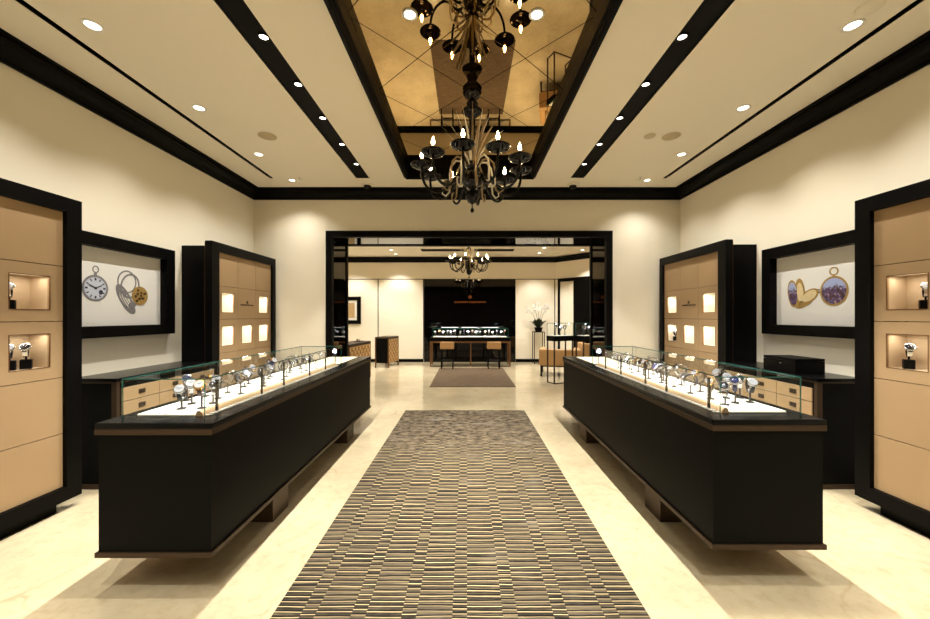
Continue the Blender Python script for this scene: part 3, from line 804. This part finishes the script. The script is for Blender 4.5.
b = MB(); b.box(3.05, 3.33, 3.44, 3.81, .9605, 1.075, bev=.004); build('body', b, BLACK, o)
b = MB(); b.box(3.05, 3.33, 3.44, 3.81, 1.078, 1.10, bev=.004); build('lid', b, BLACK, o)
b = MB(); b.lathe([(0, 0), (.006, 0), (.006, .004), (0, .004)], (3.0495, 3.6, 1.045), 10, m=Matrix.Rotation(-PI/2, 3, 'Y')); build('button', b, STEEL, o)

# ------------------------------------------------------------------ framed pictures
def picture(s, y0, y1, nm, label):
    xf, xb = s*3.36, s*(XW-.0008); z0, z1 = 1.30, 2.25; fw = .115
    r = root('framed_picture', (s*3.42, (y0+y1)/2, z0), label, 'picture')
    b = MB(); b.plate((y0, y1), (z0, z1), [(y0+fw, y1-fw, z0+.105, z1-.115)], lambda a, q, t: (xf+s*t, a, q), .089); build('frame', b, BLACK, r)
    xp = s*3.437
    b = MB(); b.box(xp, xp+s*.006, y0+fw+.0005, y1-fw-.0005, z0+.1055, z1-.1155); pr = build('print', b, PRINT, r)
    b = MB(); b.box(xf+s*.02, xf+s*.022, y0+fw+.0005, y1-fw-.0005, z0+.1055, z1-.1155); build('glass', b, FRGLASS, r)
    return r, pr, xp
def flat_disc(mb, s, xp, y, z, ry, rz_, lift, t=.002, n=28, tilt=0, hole=0.0):
    """flat elliptical disc (or ring) facing into the room, lift above the print"""
    def P(k, f, x):
        a = 2*PI*k/n; u, v = ry*f*math.cos(a), rz_*f*math.sin(a)
        return (x, y+u*math.cos(tilt)-v*math.sin(tilt), z+u*math.sin(tilt)+v*math.cos(tilt))
    xa, xb = xp-s*lift, xp-s*(lift+t)
    if not hole:
        mb.prism([P(k, 1, xa) for k in range(n)], (xb-xa, 0, 0)); return
    for k in range(n):
        j = (k+1) % n
        A, B, C_, D = P(k, 1, xb), P(j, 1, xb), P(j, hole, xb), P(k, hole, xb)
        mb.poly([A, B, C_, D]); mb.poly([P(k, 1, xa), P(j, 1, xa), B, A]); mb.poly([P(k, hole, xa), P(j, hole, xa), C_, D])
def bar(mb, s, xp, y0, z0, y1, z1, w_, lift, t=.0015):
    d = Vector((0, y1-y0, z1-z0)); L = d.length; d.normalize(); n = Vector((0, -d.z, d.y))*w_/2
    x = xp-s*lift; a, b_ = Vector((x, y0, z0)), Vector((x, y1, z1))
    mb.prism([a-n, b_-n, b_+n, a+n], (-s*t, 0, 0))
# left: silver pocket watch with white dial; opened silver case with gold movement
s = -1
r, pr, xp = picture(-1, 2.85, 4.26, 'left', 'black framed picture of a silver pocket watch and an opened watch on the left wall')
y, z = 3.42, 1.757
p1 = MB(); flat_disc(p1, s, xp, y, z, .122, .122, .0005, hole=.84); flat_disc(p1, s, xp, y+.004, z+.175, .03, .034, .0005, hole=.72); p1.box(xp-s*.0005, xp-s*.003, y-.012, y+.014, z+.12, z+.142); w1 = build('pocket_watch_image', p1, SILVER, pr)
p1 = MB(); flat_disc(p1, s, xp, y, z, .104, .104, .001); build('dial_image', p1, mat('printed_dial', (205, 210, 226), .5), w1)
p1 = MB()
for k in range(12):
    a = k*PI/6; ca, sa = math.cos(a), math.sin(a)
    bar(p1, s, xp, y+.072*ca, z+.072*sa, y+.094*ca, z+.094*sa, .010 if k % 3 else .016, .0032)
for k in range(48):
    a = k*PI/24; ca, sa = math.cos(a), math.sin(a); bar(p1, s, xp, y+.098*ca, z+.098*sa, y+.102*ca, z+.102*sa, .003, .0032)
bar(p1, s, xp, y, z, y-.06, z+.03, .012, .005); bar(p1, s, xp, y, z, y+.055, z+.028, .009, .005); flat_disc(p1, s, xp, y, z, .012, .012, .005)
flat_disc(p1, s, xp, y+.05, z-.035, .018, .022, .0032); build('dial_marks_image', p1, mat('printed_ink', (44, 46, 66), .6), w1)
p1 = MB(); flat_disc(p1, s, xp, 3.74, 1.845, .105, .115, .0005, hole=.88); flat_disc(p1, s, xp, 3.775, 1.805, .105, .13, .0006, hole=.86, tilt=-.3)
flat_disc(p1, s, xp, 3.715, 1.68, .06, .155, .0008, hole=.72, tilt=.55); [flat_disc(p1, s, xp, 3.735+.01*q, 1.645+.004*q, .056-.013*q, .15-.022*q, .001+.0004*q, hole=.8, tilt=.62) for q in range(4)]; flat_disc(p1, s, xp, 3.80, 1.615, .05, .03, .002, tilt=.4)
w2 = build('open_watch_image', p1, SILVER, pr)
p1 = MB(); flat_disc(p1, s, xp, 3.885, 1.712, .093, .097, .0035); g1 = build('movement_image', p1, IGOLD, w2)
p1 = MB()
for k in range(9):
    a = k*2.4; q = .02+.006*k; flat_disc(p1, s, xp, 3.875+q*math.cos(a), 1.712+q*math.sin(a), .012+.003*(k % 3), .014, .0056, n=10)
build('engraving_image', p1, mat('printed_sepia', (70, 50, 22), .6), g1)
p1 = MB(); p1.box(xp-s*.0005, xp-s*.002, 3.25, 3.31, 1.435, 1.449); p1.box(xp-s*.0005, xp-s*.002, 3.335, 3.43, 1.435, 1.449); build('caption_bars', p1, WHITE, pr)
# right: painted enamel watch with gold rim and an opened one
s = 1
r, pr, xp = picture(1, 2.85, 4.22, 'right', 'black framed picture of two painted gold pocket watches on the right wall')
y, z = 3.465, 1.735
p1 = MB(); flat_disc(p1, s, xp, y, z, .135, .14, .0005, hole=.86); flat_disc(p1, s, xp, y, z+.185, .045, .04, .0005, hole=.72); p1.box(xp-s*.0005, xp-s*.003, y-.012, y+.012, z+.135, z+.155); w1 = build('enamel_watch_image', p1, IGOLD, pr)
p1 = MB(); flat_disc(p1, s, xp, y, z, .117, .121, .001); build('enamel_image', p1, ENAMEL, w1)
p1 = MB(); flat_disc(p1, s, xp, 3.90, 1.735, .062, .145, .0005, tilt=-.14, hole=.82); flat_disc(p1, s, xp, 3.815, 1.74, .055, .148, .0007, tilt=-.1, hole=.7); flat_disc(p1, s, xp, 3.715, 1.70, .11, .06, .0009, tilt=-.5, hole=.8); flat_disc(p1, s, xp, 3.77, 1.63, .10, .035, .0012, tilt=-.4)
w2 = build('open_gold_watch_image', p1, IGOLD, pr)
p1 = MB(); flat_disc(p1, s, xp, 3.90, 1.735, .050, .122, .001, tilt=-.14); build('enamel_lid_image', p1, ENAMEL, w2)
p1 = MB(); flat_disc(p1, s, xp, 3.715, 1.70, .086, .045, .0014, tilt=-.5); flat_disc(p1, s, xp, 3.815, 1.74, .036, .104, .0012, tilt=-.1); build('ivory_dial_image', p1, mat('printed_ivory', (226, 206, 160), .6, noise=(50, .2)), w2)
p1 = MB(); p1.box(xp-s*.0005, xp-s*.002, 3.605, 3.645, 1.75, 1.762); p1.box(xp-s*.0005, xp-s*.002, 3.59, 3.66, 1.725, 1.738); p1.box(xp-s*.0005, xp-s*.002, 3.618, 3.632, 1.738, 1.75); build('crown_image', p1, mat('printed_bronze', (86, 66, 44), .6), w2)

# ------------------------------------------------------------------ chandeliers
def chandelier(cx, cy, ztop, dz, label):
    r = root('chandelier', (cx, cy, ztop), label, 'chandelier')
    C0 = Vector((cx, cy, dz))
    def L(prof): return [(a, z) for a, z in prof]
    H = ztop-dz
    b = MB(); b.lathe([(.0, H), (.085, H), (.095, H-.02), (.07, H-.06), (.03, H-.085), (.018, H-.10)], C0, 24, cap=False); build('canopy', b, BGLASS, r)
    b = MB()
    pr = [(.018, H-.095)]
    zz = 3.56
    if H-.10 > 3.57: pr += [(.016, 3.575)]
    if H > 3.55: pr += [(.045, 3.555), (.06, 3.53), (.045, 3.51), (.03, 3.50)]
    pr += [(.09 if H > 3.55 else .05, 3.475 if H > 3.55 else H-.12), (.10 if H > 3.55 else .055, 3.455 if H > 3.55 else H-.135), (.07 if H > 3.55 else .04, 3.43 if H > 3.55 else H-.15)]
    pr += [(.03, min(3.40, H-.16)), (.028, 3.26), (.06, 3.23), (.045, 3.18), (.03, 3.14), (.034, 3.0), (.07, 2.95), (.05, 2.9)]
    b.lathe(pr, C0, 24); build('stem', b, BGLASS, r)
    b = MB(); b.lathe([(.05, 2.905), (.075, 2.87), (.10, 2.83), (.105, 2.79), (.085, 2.755), (.05, 2.74), (.055, 2.72), (.068, 2.68), (.064, 2.63), (.04, 2.59), (.012, 2.575)], C0, 24); build('hub', b, BGLASS, r)
    b = MB(); b.lathe([(.006, 2.576), (.005, 2.54), (.012, 2.53), (.02, 2.51), (.012, 2.495), (0, 2.49)], C0, 12); build('finial', b, BGLASS, r)
    for k in range(10):
        a = math.radians(-10+36*k) - PI/2
        e = Vector((math.cos(a), math.sin(a), 0))
        def at(rr, z): return C0+e*rr+Vector((0, 0, z))
        pts = []
        ctl = [(.07, 2.80), (.13, 2.83), (.19, 2.80), (.25, 2.72), (.32, 2.675), (.40, 2.69), (.455, 2.75), (.478, 2.83), (.48, 2.885)]
        for i in range(len(ctl)-1):
            p0, p1, p2, p3 = ctl[max(0, i-1)], ctl[i], ctl[i+1], ctl[min(len(ctl)-1, i+2)]
            for j in range(3):
                t = j/3; 
                f = lambda q: .5*((2*p1[q])+(-p0[q]+p2[q])*t+(2*p0[q]-5*p1[q]+4*p2[q]-p3[q])*t*t+(-p0[q]+3*p1[q]-3*p2[q]+p3[q])*t**3)
                pts.append(at(f(0), f(1)))
        pts.append(at(*ctl[-1]))
        b = MB(); b.tube(pts, .0125, 8); ar = build('arm', b, BGLASS, r)
        b = MB(); b.lathe([(.014, 2.882), (.045, 2.886), (.09, 2.905), (.108, 2.925), (.106, 2.93), (.07, 2.922), (.03, 2.925), (.022, 2.94), (0, 2.94)], at(.48, 0), 20, cap=False); build('drip_pan', b, BGLASS, ar)
        b = MB(); b.lathe([(.012, 2.94), (.012, 2.985), (0, 2.985)], at(.48, 0), 10, cap=False); build('candle_sleeve', b, CANDLE, ar)
        b = MB(); b.lathe([(.008, 2.985), (.015, 3.0), (.016, 3.015), (.011, 3.035), (.005, 3.052), (0, 3.062)], at(.48, 0), 10, cap=False); build('flame_bulb', b, FLAME, ar)
        # clear glass scroll between the arms
        a2 = a+math.radians(18); e2 = Vector((math.cos(a2), math.sin(a2), 0))
        sc = [(.055, 2.93), (.10, 2.99), (.16, 3.0), (.205, 2.95), (.22, 2.87), (.215, 2.78), (.225, 2.70), (.26, 2.665), (.295, 2.69), (.29, 2.74), (.262, 2.745)]
        b = MB(); b.tube([C0+e2*q+Vector((0, 0, z)) for q, z in sc], [.006, .009, .010, .010, .010, .010, .009, .008, .007, .006, .005], 6); build('glass_scroll', b, GLINTCRYS if k % 2 else CRYS, r)
    # upright glass leaves
    for k in range(22):
        a = 2*PI*k/22+.15; rr = .30 if k % 2 else .17; zt = (3.30 if k % 2 else 3.42)+random.uniform(-.04, .04)
        if H < 3.55: zt = min(zt, 3.33)
        e = Vector((math.cos(a), math.sin(a), 0)); sd = Vector((-e.y, e.x, 0)); n = 8
        b = MB(); prev = None
        for i in range(n+1):
            t = i/n; q = .045+(rr-.045)*t**1.9; z = 2.93+(zt-2.93)*t
            wd = .016*math.sin(PI*min(1, .25+.75*t))**.8 + .0006; tw = .8*t
            u = sd*math.cos(tw)+e*math.sin(tw); nn = e*math.cos(tw)-sd*math.sin(tw)
            c_ = C0+e*q+Vector((0, 0, z))
            vs = [b.bm.verts.new(c_+u*wd), b.bm.verts.new(c_+nn*(.004*(1-t)+.001)), b.bm.verts.new(c_-u*wd), b.bm.verts.new(c_-nn*(.004*(1-t)+.001))]
            if prev:
                for m in range(4): b.bm.faces.new((prev[m], prev[(m+1) % 4], vs[(m+1) % 4], vs[m])).smooth = True
            prev = vs
        build('glass_leaf', b, GLINTCRYS if (k % 3 == 0 or H < 3.55) else CRYS, r)
    return r
chandelier(.05, 3.55, 3.66, 0, 'large black glass chandelier under the bronze ceiling mirror, nearest')
chandelier(.05, 9.25, ZR, -.05, 'black glass chandelier in the far room, seen through the opening')

# ------------------------------------------------------------------ far desk, stools
dk = root('display_desk', (.1, 11.2, 0), 'bronze framed desk with a glass watch case in front of the black panel', 'desk')
X0, X1, YA, YC = -1.10, 1.29, 10.95, 11.5
b = MB(); b.box(X0, X1, YA, YC, .70, .75); build('bronze_frame', b, BRONZEL, dk)
for x in (X0, .09, X1-.04):
    for yy in (YA, YC-.04):
        b = MB(); b.box(x, x+.04, yy, yy+.04, 0, .70); build('leg', b, BRONZEL, dk)
b = MB(); b.box(X0+.041, X0+.04+1.149, YA, YA+.03, 0, .03); b.box(.131, X1-.041, YA, YA+.03, 0, .03); build('floor_rail', b, BRONZE, dk)
b = MB(); b.box(X0, X1, YA, YC, .751, .86, bev=.004); build('case_base', b, BLACK, dk)
gx0, gx1, gy0, gy1 = X0+.06, X1-.06, YA+.04, YC-.04
for q in ((gx0, gx1, gy0, gy0+.008, .86, 1.12), (gx0, gx1, gy1-.008, gy1, .86, 1.12), (gx0, gx0+.008, gy0+.008, gy1-.008, .86, 1.12), (gx1-.008, gx1, gy0+.008, gy1-.008, .86, 1.12), (gx0, gx1, gy0, gy1, 1.12, 1.128)):
    b = MB(); pane(b, *q); build('glass_pane', b, [GLASS, EDGE], dk)
for i in range(3):
    a = gx0+.03+i*(gx1-gx0-.03)/3
    b = MB(); b.box(a, a+(gx1-gx0)/3-.05, gy0+.04, gy1-.04, .861, .885, bev=.004); build('white_deck', b, DECK, dk)
for x in (-.6, .1, .8):
    area('desk_case_lamp', (x, gy0+.05, 1.10), (math.radians(25), 0, 0), .6, .02, 6, (1, .95, .88), dk)
n = 0
for i in range(3):
    a = gx0+.03+i*(gx1-gx0-.03)/3
    for j in range(6):
        x = a+.06+j*.118; yy = gy0+.13+(.14 if j % 2 else 0)
        k = (i+j*2) % 5
        place_watch(x, yy, .8856, random.uniform(-.4, .4), k, (.06, .09)[j % 2], f'watch with {KINDS[k][0]} in far desk case, {NUM[n]} from the left', f'stand under the {NUM[n]} watch from left in far desk case', 'far desk case'); n += 1
def stool(x0, label):
    r = root('bar_stool', (x0+.195, 10.6, 0), label, 'stool', 'desk stools')
    x1 = x0+.39; ya, yb = 10.36, 10.78
    b = MB(); b.box(x0+.01, x1-.01, ya+.05, yb, .565, .655, bev=.03, seg=3); build('seat', b, TANCHAIR, r)
    b = MB(); b.box(x0, x1, ya, ya+.07, .57, .775, bev=.022, seg=3); build('backrest', b, TANCHAIR, r)
    for sx in (x0+.02, x1-.05):
        for sy in (ya+.04, yb-.06):
            b = MB(); b.box(sx, sx+.03, sy, sy+.03, 0.012 if sy < 10.6 else 0.012, .57); build('leg', b, BLACKM, r)
    b = MB(); b.box(x0+.05, x1-.05, ya+.045, ya+.065, .24, .275); build('footrest', b, DARKSTEEL, r)
stool(-.755, 'left tan leather stool at the far desk')
stool(.565, 'right tan leather stool at the far desk')

# ------------------------------------------------------------------ chests on the left of the far room
def chest(p, q, h, depth, label, nd):
    """front runs from p to q (facing the room's middle), body behind it"""
    p, q = Vector((*p, 0)), Vector((*q, 0)); L = (q-p).length; ang = math.atan2(q.y-p.y, q.x-p.x)
    r = root('patterned_chest', p, label, 'chest', rz=ang)
    # local frame: x along the front, y into the body
    z0 = .13
    b = MB(); b.box(.03, L-.03, .012, depth-.02, z0, h-.05); build('carcass', b, BLACK, r, local=True)
    b = MB(); b.box(0, L, 0, depth, h-.049, h-.022); b.box(0, L, 0, depth, h-.02, h, bev=.004); build('top', b, BRONZE, r, local=True)
    for x in (0, L-.03):
        for yy in (0, depth-.03):
            b = MB(); b.box(x, x+.03, yy, yy+.03, 0, h-.05); build('leg', b, BRONZEL, r, local=True)
    for x in (.0325, L-.03):
        pass
    rows = 4; rh = (h-.06-z0)/rows; cw = (L-.06)/nd
    for ri in range(rows):
        for ci in range(nd):
            b = MB(); b.box(.03+ci*cw+.003, .03+(ci+1)*cw-.003, -.004, .0115, z0+ri*rh+.003, z0+(ri+1)*rh-.003, bev=.003); d = build('drawer', b, WOVEN, r, local=True)
            m = .03+(ci+.5)*cw; zz = z0+(ri+.5)*rh
            b = MB(); b.box(m-.012, m+.012, -.016, -.0045, zz-.012, zz+.012, bev=.003); build('knob', b, BLACK, d, local=True)
    return r
chest((-2.26, 10.67), (-2.10, 11.38), .89, .43, 'patterned tan chest on bronze legs standing against the far wall', 3)
chest((-2.50, 7.85), (-2.36, 9.08), .89, .45, 'patterned tan chest just beyond the opening, half hidden by the left counter', 4)
o = root('display_tray', (-2.55, 8.85, .89), 'small bronze tray standing on the nearer patterned chest', 'tray')
b = MB(); b.box(-2.66, -2.50, 8.72, 8.98, .8905, .905, bev=.003); build('tray', b, BRONZE, o)
b = MB(); b.box(-2.63, -2.61, 8.80, 8.9, .9055, .95); b.box(-2.56, -2.54, 8.76, 8.80, .9055, .94); build('holder', b, BRONZEL, o)

o = root('framed_picture', (-3.69, YF, 1.28), 'small black framed beige print on the far wall at the left', 'picture')
b = MB(); b.plate((-4.30, -3.46), (1.24, 2.13), [(-4.18, -3.58, 1.36, 2.01)], lambda a, q, t: (a, YF-.04+t, q), .0395); build('frame', b, BLACK, o)
b = MB(); b.box(-4.1795, -3.5805, YF-.018, YF-.0105, 1.3605, 2.0095); pr = build('mount', b, WHITE, o)
b = MB(); b.box(-4.10, -3.66, YF-.021, YF-.0185, 1.44, 1.93); build('print', b, mat('sepia_print', (190, 160, 116), .6, noise=(14, .3)), pr)

# ------------------------------------------------------------------ orchid on its stand
ps = root('plant_stand', (2.27, 11.75, 0), 'tall thin black stand carrying the orchid by the far wall', 'plant stand')
a0, a1, b0, b1 = 2.10, 2.44, 11.58, 11.92
for x in (a0, a1-.022):
    for yy in (b0, b1-.022):
        b = MB(); b.box(x, x+.022, yy, yy+.022, 0, .985); build('leg', b, BLACKM, ps)
b = MB(); b.box(a0, a1, b0, b1, .986, 1.005); build('top', b, BLACKM, ps)
b = MB(); b.box(a0+.023, a1-.023, b0+.004, b0+.018, .02, .04); b.box(a0+.023, a1-.023, b1-.018, b1-.004, .02, .04); build('base_rail', b, BLACKM, ps)
oc = root('orchid', (2.27, 11.75, 1.005), 'white orchid in a black pot on the tall thin stand', 'plant')
b = MB(); b.lathe([(.10, 1.0055), (.13, 1.12), (.135, 1.14), (.12, 1.14), (.115, 1.12), (0, 1.12)], (2.27, 11.75, 0), 20, cap=False); build('pot', b, BLACKM, oc)
b = MB()
for k in range(26):
    a = k*2.399; rr = .04+.11*random.random(); ln = random.uniform(.3, .5)
    e = Vector((math.cos(a), math.sin(a), 0)); sd = Vector((-e.y, e.x, 0)); base = Vector((2.27, 11.75, 1.12))+e*.03
    pts = [base+e*rr*1.7*t+Vector((0, 0, ln*(t-.25*t*t*(1+rr*6)))) for t in (0, .35, .7, 1)]
    wd = [.03, .085, .07, .005]; prev = None
    for p, w_ in zip(pts, wd):
        vs = [b.bm.verts.new(p+sd*w_), b.bm.verts.new(p+Vector((0, 0, .008))), b.bm.verts.new(p-sd*w_), b.bm.verts.new(p-Vector((0, 0, .004)))]
        if prev:
            for m in range(4): b.bm.faces.new((prev[m], prev[(m+1) % 4], vs[(m+1) % 4], vs[m])).smooth = True
        prev = vs
build('foliage', b, LEAF, oc)
def flower(ctr, face):
    b = MB(); M = Vector(face).to_track_quat('Z', 'Y').to_matrix()
    for k in range(5):
        a = 2*PI*k/5+PI/2; R = Matrix.Rotation(a, 3, 'Z')
        pts = [(0, 0, 0), (.02, .019, .005), (.043, .018, .003), (.055, 0, -.003), (.043, -.018, .003), (.02, -.019, .005)]
        b.prism([Vector(ctr)+M @ (R @ Vector(p)) for p in pts], M @ Vector((0, 0, .004)))
    b.lathe([(0, .004), (.012, .006), (.010, .016), (0, .02)], ctr, 8, m=M, cap=False)
    return b
for k, (tx, ty, tz, bx) in enumerate(((-.42, .02, 1.74, -.04), (-.20, -.10, 1.84, -.02), (.02, .06, 1.88, .01), (.19, -.08, 1.86, .03), (.36, .04, 1.80, .05))):
    base = Vector((2.27+bx, 11.75, 1.12)); tip = Vector((2.27+tx, 11.75+ty, tz))
    mid = base.lerp(tip, .55)+Vector((-tx*.35, 0, .16)); pts = []
    for i in range(9):
        t = i/8; pts.append(base*(1-t)**2+mid*2*t*(1-t)+tip*t*t)
    b = MB(); b.tube(pts, .006, 6); st = build('stem', b, STEMG, oc)
    for j in range(5):
        t = .66+.085*j; p = base*(1-t)**2+mid*2*t*(1-t)+tip*t*t
        b = flower(p+Vector((random.uniform(-.05, .05), -.045, random.uniform(-.05, .03))), (random.uniform(-.6, .6), -1, random.uniform(-.2, .35))); build('flower', b, PETAL, st)

# ------------------------------------------------------------------ vitrines on tall bronze legs
def vitrine(x, y, label, which):
    ang = math.radians(24.6)
    r = root('pedestal_vitrine', (x, y, 0), label, 'display case', 'pedestal vitrines', rz=ang)
    Wd, Dp = .53, .265
    for a in (0, Wd-.025):
        for q in (0, Dp-.025):
            b = MB(); b.box(a, a+.025, q, q+.025, .0, .94); build('leg', b, BRONZE, r, local=True)
    b = MB(); b.box(.026, Wd-.026, .002, .02, .0, .02); b.box(.002, .02, .026, Dp-.026, 0, .02); b.box(Wd-.02, Wd-.002, .026, Dp-.026, 0, .02); build('floor_rail', b, BRONZE, r, local=True)
    b = MB(); b.box(-.008, Wd+.008, -.008, Dp+.008, .941, 1.055, bev=.004); build('case_base', b, BLACK, r, local=True)
    t = .007; z0, z1 = 1.0555, 1.335
    for q in ((0, Wd, 0, t, z0, z1), (0, Wd, Dp-t, Dp, z0, z1), (0, t, t, Dp-t, z0, z1), (Wd-t, Wd, t, Dp-t, z0, z1), (0, Wd, 0, Dp, z1, z1+t)):
        b = MB(); pane(b, *q); build('glass_pane', b, [GLASS, EDGE], r, local=True)
    b = MB(); b.box(.03, Wd-.03, .03, Dp-.03, z0, z0+.012, bev=.002); build('white_deck', b, DECK, r, local=True)
    for q in (.09, .44):
        b = MB(); b.lathe([(0, .006), (.008, .006), (.009, .016), (0, .018)], (q, .04, z1-.025), 10, cap=False); build('corner_lamp', b, LED, r, local=True)
    M = Matrix.Translation((x, y, 0)) @ Matrix.Rotation(ang, 4, 'Z')
    for i, q in enumerate((.14, .27, .40)):
        p = M @ Vector((q, .14, z0+.0126))
        k = (1, 3, 0)[i]
        place_watch(p.x, p.y, p.z, random.uniform(-.2, .5), k, (.12, .085, .12)[i], f'{("left", "middle", "right")[i]} watch in the {which} glass pedestal case', f'stand of the {("left", "middle", "right")[i]} watch in the {which} glass pedestal case', 'pedestal cases')
    p = M @ Vector((Wd/2, Dp*.3, z1-.03)); spot('vitrine_lamp', p, p-Vector((0, 0, 1)), 9, 130, .5, None, .02, (.95, .97, 1))
vitrine(1.917, 8.13, 'glass display case on slim bronze legs, the left one of two by the armchair', 'left')
vitrine(2.575, 8.17, 'glass display case on slim bronze legs, the right one beside the portal jamb', 'right')

# ------------------------------------------------------------------ tan armchairs
def armchair(x, y, rz, W, D, h, label):
    r = root('armchair', (x, y, 0), label, 'armchair', rz=rz)
    z0 = .27
    b = MB(); b.box(0, W, 0, .15, z0, h, bev=.03, seg=3); build('backrest', b, TANCHAIR, r, local=True)
    for a in (0, W-.14):
        b = MB(); b.box(a, a+.14, .151, D, z0, h-.01, bev=.03, seg=3); build('armrest', b, TANCHAIR, r, local=True)
    b = MB(); b.box(.141, W-.141, .151, D-.02, z0, .44, bev=.03, seg=3); build('seat', b, TANCHAIR, r, local=True)
    b = MB(); b.box(.03, W-.03, .03, D-.03, z0-.025, z0-.0005); build('base_frame', b, BLACKM, r, local=True)
    for a in (.03, W-.07):
        for q in (.03, D-.07):
            b = MB(); b.box(a, a+.04, q, q+.04, 0, z0-.026); build('leg', b, BLACKM, r, local=True)
armchair(1.785, 9.17, math.radians(-14), 1.0, .85, .68, 'caramel leather armchair with its back to the room, behind the left glass pedestal case')
armchair(2.95, 9.35, math.radians(-6), .95, .85, .80, 'caramel leather armchair behind the right glass pedestal case')

# ------------------------------------------------------------------ camera, world, look
cam = bpy.data.cameras.new('camera'); co = bpy.data.objects.new('camera', cam); COL.objects.link(co)
cam.sensor_width = 36; cam.lens = F/930*36; cam.shift_x = -2/930; cam.shift_y = 6.5/930; cam.clip_start = .05
co.location = (0, 0, 1.5); co.rotation_euler = (PI/2, 0, 0); S.camera = co
wd = bpy.data.worlds.new('world'); S.world = wd; wd.use_nodes = True
wd.node_tree.nodes['Background'].inputs[0].default_value = (0, 0, 0, 1); wd.node_tree.nodes['Background'].inputs[1].default_value = 0
S.view_settings.view_transform = 'Standard'; S.view_settings.look = 'None'; S.view_settings.gamma = 1; S.view_settings.exposure = -.25
S.cycles.use_denoising = True
S.cycles.sample_clamp_indirect = 6; S.cycles.max_bounces = 10; S.cycles.diffuse_bounces = 5; S.cycles.glossy_bounces = 5; S.cycles.transparent_max_bounces = 16
S.cycles.caustics_reflective = False; S.cycles.caustics_refractive = False
